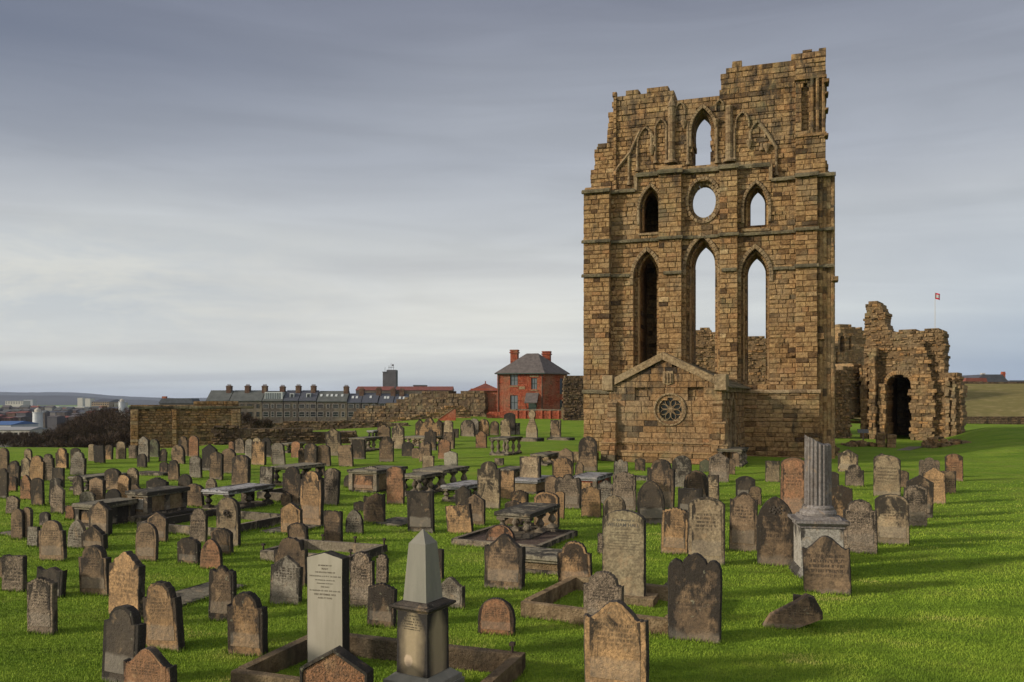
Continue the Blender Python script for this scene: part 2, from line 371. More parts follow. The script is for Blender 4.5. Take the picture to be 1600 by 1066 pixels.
# ------------------------------------------------------------------ ground
def ground():
    na, radii = 300, [0.0]
    r = 3.0
    while r < 9000: radii.append(r); r *= (1.018 if r < 120 else 1.06)
    V = []; Fc = []
    angs = [math.radians(-180 + 360 * i / 60) for i in range(60)]
    # finer spokes in front of the camera
    angs = sorted(set([round(a, 5) for a in angs] + [round(math.radians(-42 + 84 * i / na), 5) for i in range(na + 1)]))
    for r in radii[1:]:
        for a in angs:
            X = r * math.sin(a); Y = r * math.cos(a)
            V.append((X, Y, gz(X, Y)))
    n = len(angs)
    for i in range(len(radii) - 2):
        for j in range(n):
            k = (j + 1) % n
            Fc.append((i * n + j, i * n + k, (i + 1) * n + k, (i + 1) * n + j))
    c = len(V); V.append((0, 0, gz(0, 0)))
    for j in range(n): Fc.append((c, (j + 1) % n, j))
    me = D.meshes.new('grass_ground'); me.from_pydata(V, [], [f[::-1] for f in Fc]); me.materials.append(M_GRASS)
    me.polygons.foreach_set('use_smooth', [True] * len(me.polygons))
    o = D.objects.new('grass_ground', me); COL.objects.link(o); tag(o, kind='structure')
ground()

def blades(N=330000):
    rs = np.random.RandomState(3)
    # density falls with distance; sampled uniformly in screen rows
    pyv = rs.uniform(755, 1090, N) ; d0 = EYE * F / (pyv - HZ)
    pxv = rs.uniform(-40, 1640, N); X = (pxv - 800) / F * d0; Y = d0
    keep = (Y > 8.6) & (rs.uniform(0, 1, N) < np.clip((36 - Y) / 20, 0, 1))
    X = X[keep]; Y = Y[keep]; n = len(X)
    Z = np.array([gz(float(a), float(b)) for a, b in zip(X, Y)])
    ang = rs.uniform(0, 2 * np.pi, n); s = np.clip(Y / 12, .8, 2.2)
    h = rs.uniform(.014, .034, n) * (0.8 + .35 * s); wd = rs.uniform(.004, .008, n) * s
    ln = rs.uniform(0, .7, n); la = rs.uniform(0, 2 * np.pi, n)
    v = np.zeros((n, 3, 3))
    v[:, 0] = np.stack([X - wd * np.cos(ang), Y - wd * np.sin(ang), Z - .004], 1)
    v[:, 1] = np.stack([X + wd * np.cos(ang), Y + wd * np.sin(ang), Z - .004], 1)
    v[:, 2] = np.stack([X + h * ln * np.cos(la), Y + h * ln * np.sin(la), Z + h * np.sqrt(1 - .5 * ln ** 2)], 1)
    me = D.meshes.new('grass_blades'); me.vertices.add(n * 3); me.vertices.foreach_set('co', v.ravel())
    me.loops.add(n * 3); me.loops.foreach_set('vertex_index', np.arange(n * 3, dtype=np.int32))
    me.polygons.add(n); me.polygons.foreach_set('loop_start', np.arange(0, n * 3, 3, dtype=np.int32))
    me.polygons.foreach_set('loop_total', np.full(n, 3, dtype=np.int32))
    t = me.attributes.new('tint', 'FLOAT', 'POINT'); cl = np.array([.5 + .9 * noise.noise(Vector((float(a) * .7, float(b_) * 1.5, 2))) + .5 * noise.noise(Vector((float(a) * 2.6, float(b_) * 4, 6))) for a, b_ in zip(X, Y)])
    t.data.foreach_set('value', np.repeat(np.clip(rs.normal(.5, .15, n) * .45 + cl * .55, 0, 1), 3))
    me.materials.append(M_BLADE); me.update(calc_edges=True)
    o = D.objects.new('grass_blades', me); COL.objects.link(o)
    tag(o, 'short bright green turf covering the graveyard between the headstones', 'grass', kind='stuff')
blades()

# ------------------------------------------------------------------ masonry walls
def arch_hw(a, rise, t):
    Rr = (a * a + rise * rise) / (2 * a)
    if t >= rise: return -1
    return math.sqrt(max(0, Rr * Rr - t * t)) - (Rr - a)
def lancet(u0, u1, zb, za, k=1.0):
    """interval function of a pointed opening"""
    a = (u1 - u0) / 2; c = (u0 + u1) / 2; rise = min(a * 2 * k, za - zb); zs = za - rise
    def f(z):
        if z < zb or z >= za: return None
        if z <= zs: return (u0, u1)
        h = arch_hw(a, rise, z - zs)
        return (c - h, c + h) if h > .02 else None
    f.g = (c, a, zb, zs, rise); return f
def ellipse(c, zc, rx, rz):
    def f(z):
        t = (z - zc) / rz
        if abs(t) >= 1: return None
        h = rx * math.sqrt(1 - t * t); return (c - h, c + h)
    return f
def scan(poly, z):
    xs = []
    n = len(poly)
    for i in range(n):
        (x0, z0), (x1, z1) = poly[i], poly[(i + 1) % n]
        if (z0 <= z < z1) or (z1 <= z < z0): xs.append(x0 + (x1 - x0) * (z - z0) / (z1 - z0))
    xs.sort(); return list(zip(xs[::2], xs[1::2]))
def cut(iv, h):
    out = []
    for a, b in iv:
        if h is None or h[1] <= a or h[0] >= b: out.append((a, b)); continue
        if h[0] - a > .04: out.append((a, h[0]))
        if b - h[1] > .04: out.append((h[1], b))
    return out
def masonry(mb, poly, z0, z1, y0, y1, holes=(), rh=(.19, .31), sw=(.24, .62), prot=.032, joint=.010, bas=None, r=R,
            ragged=0.0, cham=.022, core=True, tmu=None, big=0.0):
    z = z0
    while z < z1 - .02:
        h = r.uniform(*rh); zt = min(z + h, z1)
        if z1 - zt < rh[0] * .5: zt = z1
        zm = (z + zt) / 2
        iv = scan(poly, zm)
        for ho in holes: iv = cut(iv, ho(zm))
        rt = r.uniform(-.12, .12)
        for a, b in iv:
            a += r.uniform(-ragged, ragged); b += r.uniform(-ragged, ragged)
            if b - a < .16: continue
            if core:
                mb.tint = .22
                mb.box((a + .03, y0 + .05, z), (b - .03, y1 - .05, zt), bas=bas)
            u = a
            while u < b - .01:
                wd = r.uniform(*sw) * (2 if r.random() < big else 1)
                e = u + wd
                if b - e < sw[0] * .6: e = b
                mb.tint = min(1, max(0, r.betavariate(2, 2) + rt if tmu is None else r.gauss(tmu, .15)))
                if r.random() < .035: mb.tint = r.choice((.02, .95, .95))
                pr = r.uniform(-prot, prot)
                mb.block((u + joint, y0 + pr, z + joint), (e - joint, y1 - (.0 if core else 0), zt - joint), cz=cham, jit=prot * .55, bas=bas, r=r)
                u = e
        z = zt

def band(mb, f, width, y0, y1, bas=None, legs=0.0, seg=9, drop=None, vou=True):
    """moulding of voussoirs round a pointed opening (drop: how far the legs run down)"""
    c, a, zb, zs, rise = f.g
    Rr = (a * a + rise * rise) / (2 * a)
    pts = []
    zl = zs - (drop if drop is not None else 0)
    def side(sg):
        out = [(c + sg * a, zl)] if zl < zs else []
        cx = -(Rr - a)
        th1 = math.acos(max(-1, min(1, (Rr - a) / Rr)))
        for i in range(seg + 1):
            th = th1 * i / seg
            out.append((c + sg * (cx + Rr * math.cos(th)), zs + Rr * math.sin(th)))
        return out
    def off(p, q, sg, wd):
        dx, dz = q[0] - p[0], q[1] - p[1]; L = math.hypot(dx, dz) or 1
        return (sg * dz / L * wd, -sg * dx / L * wd)
    for sg in (-1, 1):
        P = side(sg)
        N = []
        for i in range(len(P)):
            p = P[max(0, i - 1)]; q = P[min(len(P) - 1, i + 1)]
            N.append(off(p, q, sg, width))
        # keep the outer line from crossing the axis at the apex
        Q = [(p[0] + n_[0], p[1] + n_[1]) for p, n_ in zip(P, N)]
        Q[-1] = (c, P[-1][1] + width * 1.25)
        for i in range(len(P) - 1):
            mb.tint = R.uniform(.2, .9)
            g = .02 if vou else 0
            A = [P[i], P[i + 1], Q[i + 1], Q[i]]
            if g:
                m_ = (sum(p[0] for p in A) / 4, sum(p[1] for p in A) / 4)
                A = [(p[0] + (m_[0] - p[0]) * .05, p[1] + (m_[1] - p[1]) * .05) for p in A]
            if sg < 0: A = A[::-1]
            mb.prism(A[::-1], y0, y1, cham=min(.03, width * .25), bas=bas)

# ------------------------------------------------------------------ the priory east end (great gable)
TD0, TD1 = 47.3, 43.2
TA = Vector(((914 - 800) / F * TD0, TD0, 0)); TB = Vector(((1303 - 800) / F * TD1, TD1, 0))
TANG = math.atan2(TB.y - TA.y, TB.x - TA.x)
TE = (TB - TA).normalized(); TN = Vector((-TE.y, TE.x, 0))
TZ = gz(TA.x + 6, TA.y - 2) - .1
def tp(px_, py_, yoff=0.0):
    """photo pixel -> (u, z) on the gable's front plane moved back by yoff"""
    k = (px_ - 800) / F
    O = TA + TN * yoff
    # ray (k,1) t = O + TE*u
    det = k * (-TE.y) - (-TE.x) * 1
    t = (O.x * (-TE.y) - (-TE.x) * O.y) / det
    u = (Vector((k * t, t, 0)) - O).dot(TE)
    return (u, EYE + (HZ - py_) / F * t - TZ)
def TP(l, yoff=0.0): return [tp(x, y, yoff) for x, y in l]
tower = thing('priory_gable', (TA.x, TA.y, TZ), TANG, 'towering brown sandstone east gable of a ruined priory with lancet windows open to the sky', 'ruin')

UP = .35      # the upper stage stands back from the lower one
zstr = (tp(1000, 290)[1] + tp(1290, 284)[1]) / 2          # main set-off
zS = lambda y_: (tp(914, y_ + 4)[1] + tp(1303, y_ - 7)[1]) / 2
uW = tp(1303, 400)[0]
def op(x0, x1, ya, yb, k=1.0, yoff=0.0, y0=None):
    u0, _ = tp(x0, ya, yoff if y0 is None else y0); u1, _ = tp(x1, ya, yoff); xm = (x0 + x1) / 2
    return lancet(u0, u1, tp(xm, yb, yoff)[1], tp(xm, ya, yoff)[1], k)
# (inner, outer) openings in pixels
LOWW = [((1006, 1026, 403, 606), (990, 1032, 393, 606)), ((1087, 1117, 382, 600), (1072, 1122, 371, 600)), ((1169, 1196, 400, 602), (1158, 1202, 389, 602))]
MIDW = [((1009, 1028, 299, 362), (1000, 1034, 292, 364)), ((1173, 1195, 294, 355), (1163, 1200, 287, 358))]
TOPW = [((1088, 1111, 177, 258), (1080, 1115, 166, 258))]
inn, mid, out = [], [], []
for i_, o_ in LOWW + MIDW + TOPW:
    inn.append(op(*i_, yoff=.77, y0=1.9)); out.append(op(*o_))
    mid.append(op((i_[0] + o_[0]) / 2, (i_[1] + o_[1]) / 2, (i_[2] + o_[2]) / 2, i_[3]))
def ell(cx, cy, rx, ry):
    u, z = tp(cx, cy); u2, _ = tp(cx + rx, cy); _, z2 = tp(cx, cy - ry); return ellipse(u, z, u2 - u, z2 - z)
E_in, E_mid, E_out = ell(1105, 311, 34, 44), ell(1100, 315, 23.5, 33), ell(1099, 313, 23.5, 32)
def widen(f, dw=.14):
    c, a, zb, zs, ri = f.g; g2 = lancet(c - a - dw, c + a + dw, zs, zs + ri + dw * 1.2, (ri + dw * 1.2) / (2 * (a + dw)))
    def h(z): return f(z) if z <= zs else g2(z)
    return h
LOWP = TP([(914, 760), (1303, 760), (1304, 290), (1304, 281), (1205, 281), (1203, 262), (995, 272), (993, 295), (915, 300)])
LOWP = [(0, -1), (uW, -1), (uW + .02, zstr), (tp(1205, 281)[0], zstr), (tp(1203, 262)[0], tp(1203, 263)[1]), (tp(994, 272)[0], tp(994, 272)[1]), (tp(993, 295)[0], zstr), (0.0, zstr)]
wl = MB()
ZB = tp(1100, 600)[1]
masonry(wl, LOWP, 0, zstr, 0, .38, [widen(f) for f in out] + [E_out], core=True)
masonry(wl, LOWP, 0, zstr, .40, .75, [widen(f) for f in mid] + [E_mid], core=True)
masonry(wl, LOWP, 0, zstr, .77, 2.1, [widen(f) for f in inn] + [E_in], core=True)
masonry(wl, LOWP, zstr, tp(1100, 267)[1], 0, .38, [widen(f) for f in out] + [E_out], core=True)
masonry(wl, LOWP, zstr, tp(1100, 267)[1], .40, 2.1, [widen(f) for f in inn] + [E_in], core=True)
wl.build('lower_wall', M_TOWER, tower)
UPL = TP([(922, 300), (923, 268), (928.5, 265), (928.5, 239), (931, 230), (948, 224), (948, 200), (951, 179), (957, 178), (957, 147), (976.6, 147),
          (976.6, 137), (996.7, 137), (996.7, 144), (1011, 144), (1011, 133), (1044, 131), (1044.5, 141), (1054, 144), (1054, 153.5), (1124, 147.5),
          (1126.5, 140), (1126.5, 115), (1135, 114.5), (1135, 105), (1143, 104), (1143, 100), (1235, 93), (1235, 86), (1254, 85), (1254, 79), (1279, 78),
          (1283, 74), (1290, 76), (1291, 126), (1289, 250), (1294, 252), (1296, 274), (1303, 281), (1303, 300)], UP)
zt_ = tp(1288, 74, UP)[1]
wu = MB()
masonry(wu, UPL, zstr, tp(1100, 185, UP)[1], UP, UP + .3, [widen(out[5]), E_out], ragged=.04)
masonry(wu, UPL, zstr, tp(1100, 185, UP)[1], UP + .32, 2.0, [widen(inn[5]), E_in], ragged=.05)
wu.build('upper_wall', M_TOWER, tower)
wu = MB()
masonry(wu, UPL, tp(1100, 185, UP)[1], zt_, UP, UP + .3, [widen(out[5])], ragged=.05, rh=(.26, .34), sw=(.35, .8), prot=.03)
masonry(wu, UPL, tp(1100, 185, UP)[1], zt_, UP + .32, 2.0, [widen(inn[5])], ragged=.08, rh=(.26, .34), sw=(.35, .8), prot=.03)
wu.build('broken_wall_head', M_TOP, tower)

# hood mouldings round the openings
for k, fo in enumerate(out):
    b = MB(); up = UP if k == 5 else 0
    wdt = .22 if k < 3 else .17
    band(b, fo, wdt, up - .10, up + .12, drop=(.35 if k < 3 else .9))
    o = b.build('hood_moulding', M_DRESS, tower)
# inner arch rings
for k, fm in enumerate(mid[:5]):
    b = MB(); band(b, fm, .12, .30, .5, drop=max(0.3, fm.g[3] - fm.g[2] - .1)); b.build('arch_order', M_TOWER, tower)
for k, fm in enumerate(inn):
    b = MB(); band(b, fm, .17, (.74 if k < 5 else UP + .30), 1.9, drop=.05, seg=10); b.build('window_arch', M_TOWER, tower)
# oval window ring
b = MB(); cu, cz_ = tp(1099, 313); ru = tp(1122.5, 313)[0] - cu; rzz = tp(1099, 281)[1] - cz_
for (wd_, ya_, yb_, q) in ((.17, -.08, .2, 1.0), (.24, .25, .84, .80),):
    for i in range(26):
        a0 = 2 * math.pi * i / 26 + .01; a1 = 2 * math.pi * (i + 1) / 26 - .01
        b.tint = R.random()
        b.prism([(cu + ru * q * math.cos(a0), cz_ + rzz * q * math.sin(a0)), (cu + (ru * q + wd_) * math.cos(a0), cz_ + (rzz * q + wd_) * math.sin(a0)),
                 (cu + (ru * q + wd_) * math.cos(a1), cz_ + (rzz * q + wd_) * math.sin(a1)), (cu + ru * q * math.cos(a1), cz_ + rzz * q * math.sin(a1))], ya_, yb_, cham=.03)
b.build('oval_window_ring', M_DRESS, tower)

# buttresses and piers
def pier(name, x0, x1, ytop, proj, mat=M_TOWER, zlo=-.1, zhi=None, slope=True, sw=(.3, .65)):
    u0 = tp(x0, 450)[0]; u1 = tp(x1, 450)[0]; zt = zhi if zhi is not None else tp((x0 + x1) / 2, ytop)[1]
    b = MB(); P = [(u0, -2), (u1, -2), (u1, 99), (u0, 99)]
    masonry(b, P, zlo, zt, -proj, .02, rh=(.2, .32), sw=sw, ragged=.012, prot=.018)
    if slope:
        b.tint = .4; T = lambda p: (p[1], p[0], p[2])
        hh = .4; i = [b.av(p) for p in ((u0, -proj, zt), (u1, -proj, zt), (u1, .02, zt), (u0, .02, zt), (u0, .0, zt + hh), (u1, .0, zt + hh))]
        b.face((i[0], i[1], i[5], i[4])); b.face((i[1], i[2], i[5])); b.face((i[3], i[0], i[4])); b.face((i[2], i[3], i[4], i[5]))
    return b.build(name, mat, tower)
pier('end_buttress', 914.5, 955, 300, .50, zhi=zstr)
pier('pier', 1030, 1066, 268, .32, zhi=tp(1048, 270)[1])
pier('pier', 1125, 1153, 266, .32, zhi=tp(1139, 268)[1])
pier('end_buttress', 1243, 1277, 281, .50, zhi=zstr)
# clustered shafts on the south corner
b = MB()
for k, x in enumerate((1281, 1287.5, 1294, 1300)):
    u = tp(x, 450)[0]; z = -.1
    while z < zstr:
        h = R.uniform(.3, .42); b.tint = R.random(); zz = min(zstr, z + h - .015)
        b.lathe([(.15, 0), (.155, .02), (.155, zz - z - .02), (.15, zz - z)], (u, -.05 + .06 * k, z), 8); z += h
b.build('corner_shaft_cluster', M_TOWER, tower)
# upper corner turret with niches
b = MB(); u0 = tp(1243, 200)[0]; u1 = tp(1290, 200, .3)[0]
nz = []
for (x0, x1, ya, yb) in ((1253, 1264, 130, 204),):
    nz.append(lancet(tp(x0, ya)[0], tp(x1, ya)[0], tp(x0, yb)[1], tp(x0, ya)[1]))
zlo = tp(1266, 278)[1]; zmid = tp(1266, 211)[1]; zb2 = tp(1266, 121)[1]
P = [(u0, 0), (u1, 0), (u1, 60), (u0, 60)]
masonry(b, P, zlo, zmid, .0, .5, sw=(.35, .6)); masonry(b, P, zmid, zb2, .10, .55, nz, sw=(.2, .4)); masonry(b, P, zb2, tp(1266, 92)[1], -.03, .5, sw=(.3, .6))
b.build('corner_turret', M_TOP, tower)
b = MB()
for zz in (zmid, zb2): b.tint = .3; b.box((u0 - .04, -.07, zz - .07), (u1 + .04, .4, zz + .07), .015)
for x in (1269, 1277.5, 1287):
    z = zmid
    while z < zb2 - .1: zz = min(zb2, z + R.uniform(.3, .5)); b.tint = R.random() * .6; b.tube((tp(x, 200)[0], .03, z), (tp(x, 200)[0], .03, zz - .015), .09, seg=7); z = zz
b.build('turret_moulding', M_TOP, tower)
# plain turret body in the middle stage on the left
b = MB(); masonry(b, [(tp(957, 250)[0], 0), (tp(962, 250)[0], 0), (tp(962, 250)[0], 99), (tp(957, 250)[0], 99)], zstr, tp(960, 150)[1], UP - .12, UP + .1, sw=(.2, .3))
b.build('angle_strip', M_TOP, tower)

# string courses
def string(segs, mat=M_LEDGE, h=.13, p=.14, name='string_course', y0=0.0):
    for (u0, u1, z, pr) in segs:
        b = MB(); u = u0
        while u < u1 - .05:
            e = min(u1, u + R.uniform(.7, 1.3)); b.tint = R.random()
            zz = z + R.uniform(-.012, .012)
            b.prism([(pr + p, zz - h / 2), (pr + p, zz + h / 4), (pr, zz + h), (pr - .0, zz - h / 2)][::-1], u + .006, e - .006,
                    bas=lambda q: (q[1], y0 - q[0], q[2]))
            u = e
        b.build(name, mat, tower)
ub = [tp(x, 400)[0] for x in (914, 955, 1030, 1066, 1125, 1153, 1243, 1277, 1303)]
def full(z, skip=(), ends=True):
    pr = [.5, 0, .32, 0, .32, 0, .5, .1]; out_ = []
    for i in range(8):
        a, b_ = ub[i], ub[i + 1]
        if pr[i] >= .3: a -= .07; b_ += .07
        segs = [(a, b_)]
        for s_ in skip: segs = [x for x in cut(segs, s_) if x]
        out_ += [(x0, x1, z, pr[i]) for x0, x1 in segs]
    return out_
z2 = zS(372); z3 = zS(427)
string(full(z2))
string(full(z3, skip=[(out[0].g[0] - out[0].g[1] - .2, out[0].g[0] + out[0].g[1] + .2), (out[1].g[0] - out[1].g[1] - .2, out[1].g[0] + out[1].g[1] + .2), (out[2].g[0] - out[2].g[1] - .2, out[2].g[0] + out[2].g[1] + .2)]))
string([(0, tp(993, 295)[0], zstr, .5 if False else .0), (-.05, ub[1] + .05, zstr, .5), (tp(1205, 281)[0], ub[6], zstr, 0), (ub[6] - .05, ub[7] + .05, zstr, .5), (ub[7], ub[8] + .08, zstr, .15)], h=.16, p=.2)
zt1 = tp(1100, 267)[1]
string([(tp(994, 270)[0], ub[2], zt1, 0), (ub[2] - .07, ub[3] + .07, zt1, .32), (ub[3], ub[4], zt1, 0), (ub[4] - .07, ub[5] + .07, zt1, .32), (ub[5], tp(1203, 262)[0], zt1, 0)], h=.18, p=.18)
b = MB()
for x, s_ in ((993.5, 1), (1204, -1)):
    u = tp(x, 280)[0]; b.tint = .6; b.box((u - .09, -.14, zstr), (u + .09, .02, zt1 + .05), .01)
b.build('string_course', M_DRESS, tower)
zpl = zS(614)
string([(-.05, ub[1] + .05, zpl, .5)], h=.14, p=.12)
# splayed plinth under the south side
b = MB(); P = [(tp(1160, 650)[0], -2), (ub[7] + .1, -2), (ub[7] + .1, 50), (tp(1160, 650)[0], 50)]
masonry(b, P, -.1, zpl, -.62, .05, sw=(.4, .8)); b.build('plinth', M_TOWER, tower)
string([(tp(1160, 650)[0], ub[7] + .15, zpl, .62)], mat=M_DRESS, h=.12, p=.1)
# window sills
for k in (3, 4, 5):
    c_, a_, zb_, _, _ = out[k].g; b = MB(); y_ = UP if k == 5 else 0
    b.tint = .6; b.box((c_ - a_ - .08, y_ - .08, zb_ - .12), (c_ + a_ + .08, y_ + .5, zb_), .01); b.build('window_sill', M_DRESS, tower)
# wall shafts and blind arcade of the upper stage
def shaft(x, y0, y1, r, name='wall_shaft', cap=True):
    u, za = tp(x, y0, UP); _, zb_ = tp(x, y1, UP); b = MB(); z = zb_
    b.tint = .5; b.lathe([(r * 1.7, 0), (r * 1.7, .1), (r * 1.1, .2)], (u, UP - .05, z), 10); z += .2
    while z < za:
        h = R.uniform(.35, .6); zz = min(za, z + h); b.tint = R.random(); b.lathe([(r, 0), (r, zz - z - .012)], (u, UP - .05, z), 10); z = zz
    if cap: b.tint = .5; b.lathe([(r * 1.25, 0), (r * 1.1, .12), (r * .15, .6)], (u, UP - .05, za), 10)
    return b.build(name, M_DRESS, tower, smooth=False)
shaft(1049.5, 168, 256, .20); shaft(1139.5, 166, 254, .20, cap=False)
for x, ya, yb in ((1041.5, 200, 256), (1024, 205, 256), (1147.5, 196, 252), (1172, 205, 225), (1213, 228, 275), (1075, 190, 258), (1120, 190, 256), (996, 232, 268), (983, 242, 290), (1190, 225, 236), (1018, 208, 232)):
    shaft(x, ya, yb, .075, 'arcade_shaft', cap=False)
# (apex x, apex y, left x, right x, spring y, foot y)
for (x0, x1, ya, yf) in ((1022, 1044, 188, 232), (1148, 1172, 177, 222), (1171, 1197, 192, 232), (1054, 1072, 162, 190), (1117, 1132, 158, 188), (995, 1023, 201, 225)):
    f_ = lancet(tp(x0, ya, UP)[0] + .1, tp(x1, ya, UP)[0] - .1, tp(x0, yf, UP)[1], tp((x0 + x1) / 2, ya, UP)[1], .95)
    b = MB(); band(b, f_, .095, UP - .11, UP + .03, drop=.25, seg=6); b.build('blind_arch', M_DRESS, tower)
# raking remains of vault ribs either side
for pts in (((1000, 205), (992, 222), (984, 240), (966, 262), (958, 275)), ((1186, 195), (1196, 205), (1207, 222), (1213, 232))):
    b = MB()
    for (xa, ya), (xb, yb) in zip(pts, pts[1:]):
        p = tp(xa, ya, UP); q = tp(xb, yb, UP); b.tint = R.random(); b.tube((p[0], UP - .06, p[1]), (q[0], UP - .04, q[1]), .095, seg=6)
    b.build('broken_vault_rib', M_DRESS, tower)
for (x, y) in ((1019, 236), (1171, 226), (1198, 232), (1069, 195), (1119, 193)):
    u, z = tp(x, y, UP); b = MB(); b.tint = .5; b.lathe([(.04, -.25), (.12, -.05), (.19, .12), (.19, .2)], (u, UP - .08, z), 8); b.build('corbel', M_DRESS, tower)
# stray corbels on the corner
for (x, y, s_) in ((1305, 437, .28), (1282, 527, .4), (1292, 129, .22), (1292, 148, .14), (1292, 173, .14), (1291.5, 213, .16), (1240, 555, .22)):
    u, z = tp(x, y); b = MB(); b.tint = .2; b.block((u - s_ * .7, -.35, z - s_ * .4), (u + s_ * .5, .4, z + s_ * .5), cz=.04, jit=.03); b.build('broken_corbel', M_TOWER, tower)
# box added behind the left lancets to darken them; south corner return wall
ca, cb_ = tp(978, 400)[0], tp(1056, 400)[0]; ctop = tp(1015, 280)[1]
b = MB(); masonry(b, [(ca, -1), (cb_, -1), (cb_, 99), (ca, 99)], 0, ctop, 4.3, 5.2, ragged=.03); b.build('stair_chamber_wall', M_TOWER, tower)
for uu in (ca, cb_ - .5):
    b = MB(); b.box((uu, 2.11, 0), (uu + .5, 4.28, ctop)); b.build('stair_chamber_wall', M_TOWER, tower)
b = MB(); b.box((ca, 2.05, ctop + .005), (cb_, 5.2, ctop + .5)); b.build('stair_chamber_vault', M_TOWER, tower)
b = MB(); bs2 = lambda p: (uW - .3 - p[1], p[0] + 2.1, p[2])
masonry(b, [(0, 0), (3.5, 0), (3.1, 5), (2, 9), (1.2, 13), (0, 15)], 0, 15, 0, 1.6, ragged=.1, bas=bs2)
b.build('south_return_wall', M_TOWER, tower)

# ------------------------------------------------------------------ the small chapel
CA = at(945, 0, 39.8); CB = at(1130, 0, 37.8); CA.z = CB.z = 0
CANG = math.radians(-24)
ce = Vector((math.cos(CANG), math.sin(CANG), 0))
CW = (CB - CA).length; CZ = gz(CB.x, CB.y) - .1
CA = CB - ce * CW
chapel = thing('chapel', (CA.x, CA.y, CZ), CANG, 'small gabled sandstone chapel with round rose window built against the priory gable', 'chapel')
def cp(px_, py_):
    k = (px_ - 800) / F; en = Vector((-ce.y, ce.x, 0))
    det = k * (-ce.y) + ce.x; t = (CA.x * (-ce.y) + ce.x * CA.y) / det
    u = (Vector((k * t, t, 0)) - CA).dot(ce); return (u, EYE + (HZ - py_) / F * t - CZ)
ze = cp(1120, 600)[1]; zap = cp(1044, 562)[1]; ua = CW * .5
u0, u1 = .15, CW - .05
rc = cp(1047, 640); rr_o = cp(1073, 640)[0] - rc[0]; rr = cp(1065, 640)[0] - rc[0]
GP = [(u0, -1), (u1, -1), (u1, ze), (ua, zap), (u0, ze)]
zpl1 = cp(1047, 693)[1]; zpl2 = cp(1047, 708)[1]
b = MB()
pn = [lancet(cp(992, 620)[0], cp(1016, 620)[0], cp(1000, 626)[1], cp(1000, 607)[1], .01), lancet(cp(1075, 620)[0], cp(1099, 620)[0], cp(1090, 626)[1], cp(1090, 607)[1], .01)]
ho = [ellipse(rc[0], rc[1], rr * 1.08, rr * 1.08)]
masonry(b, GP, -.1, zap, 0, .16, ho + pn, rh=(.26, .36), sw=(.4, .9), prot=.012, cham=.01)
masonry(b, GP, -.1, zap, .17, .7, ho, rh=(.26, .36), sw=(.4, .9), prot=.012)
b.build('front_wall', M_CHAPEL, chapel)
b = MB(); masonry(b, [(u0 - .12, -1), (u1 + .12, -1), (u1 + .12, 9), (u0 - .12, 9)], -.1, zpl2, -.16, .02, sw=(.5, 1.1)); 
b.tint = .5; b.box((u0 - .12, -.20, zpl2), (u1 + .12, .02, zpl2 + .09), .008); b.tint = .7; b.box((u0 - .05, -.07, zpl1), (u1 + .05, .02, zpl1 + .08), .008)
b.build('plinth', M_CHAPEL, chapel)
CL = 7.6
# side walls
b = MB(); bsR = lambda p: (u1 - p[1] + .0, p[0], p[2])
sw_ = lancet(2.1, 3.3, 1.0, 3.15, .9)
masonry(b, [(0, -1), (CL, -1), (CL, ze - .35), (0, ze - .35)], -.1, ze - .35, 0, .6, [sw_], rh=(.26, .34), sw=(.35, .8), bas=bsR); b.build('side_wall', M_CHAPEL, chapel)
b = MB(); b.tint = .5; b.box((2.1, .35, 1.0), (3.3, .4, 3.2), bas=bsR); b.build('side_window', M_GLASS, chapel)
b = MB(); band(b, sw_, .16, -.09, .15, bas=bsR, drop=1.4); b.build('hood_moulding', M_DRESS, chapel)
b = MB(); bsL = lambda p: (u0 + p[1], p[0], p[2])
masonry(b, [(0, -1), (CL, -1), (CL, ze - .35), (0, ze - .35)], -.1, ze - .35, 0, .6, rh=(.26, .34), sw=(.35, .8), bas=bsL); b.build('side_wall', M_CHAPEL, chapel)
# eaves cornice blocks
for sg, uu in ((1, u1), (-1, u0)):
    b = MB(); y = 0
    while y < CL: e = min(CL, y + .32); b.tint = R.random(); b.box((uu - .25 if sg > 0 else uu - .12, y + .015, ze - .35), (uu + .12 if sg > 0 else uu + .25, e - .015, ze - .12), .01); y = e
    b.build('eaves_cornice', M_DRESS, chapel)
# stone slab roof
zr = zap - .02; eo = .28
for sg in (1, -1):
    b = MB(); ue = (u1 + eo) if sg > 0 else (u0 - eo); dz = zr - (ze - .16)
    nr = 6
    for i in range(nr):
        t0, t1 = i / nr, (i + 1) / nr + .04
        y = .25
        while y < CL + .3:
            e = min(CL + .3, y + R.uniform(.6, 1.1)); b.tint = R.random()
            ux0 = ue + (ua - ue) * t0; ux1 = ue + (ua - ue) * t1; za_ = ze - .16 + dz * t0 + .05; zb_ = ze - .16 + dz * t1
            i_ = [b.av(p) for p in ((ux0, y + .012, za_), (ux0, e - .012, za_), (ux1, e - .012, zb_), (ux1, y + .012, zb_), (ux0, y + .012, za_ - .06), (ux0, e - .012, za_ - .06), (ux1, e - .012, zb_ - .08), (ux1, y + .012, zb_ - .08))]
            for q in ((0, 1, 2, 3), (4, 7, 6, 5), (0, 4, 5, 1), (1, 5, 6, 2), (2, 6, 7, 3), (3, 7, 4, 0)): b.face([i_[k] for k in q])
            y = e
    b.build('stone_slab_roof', M_LEDGE, chapel)
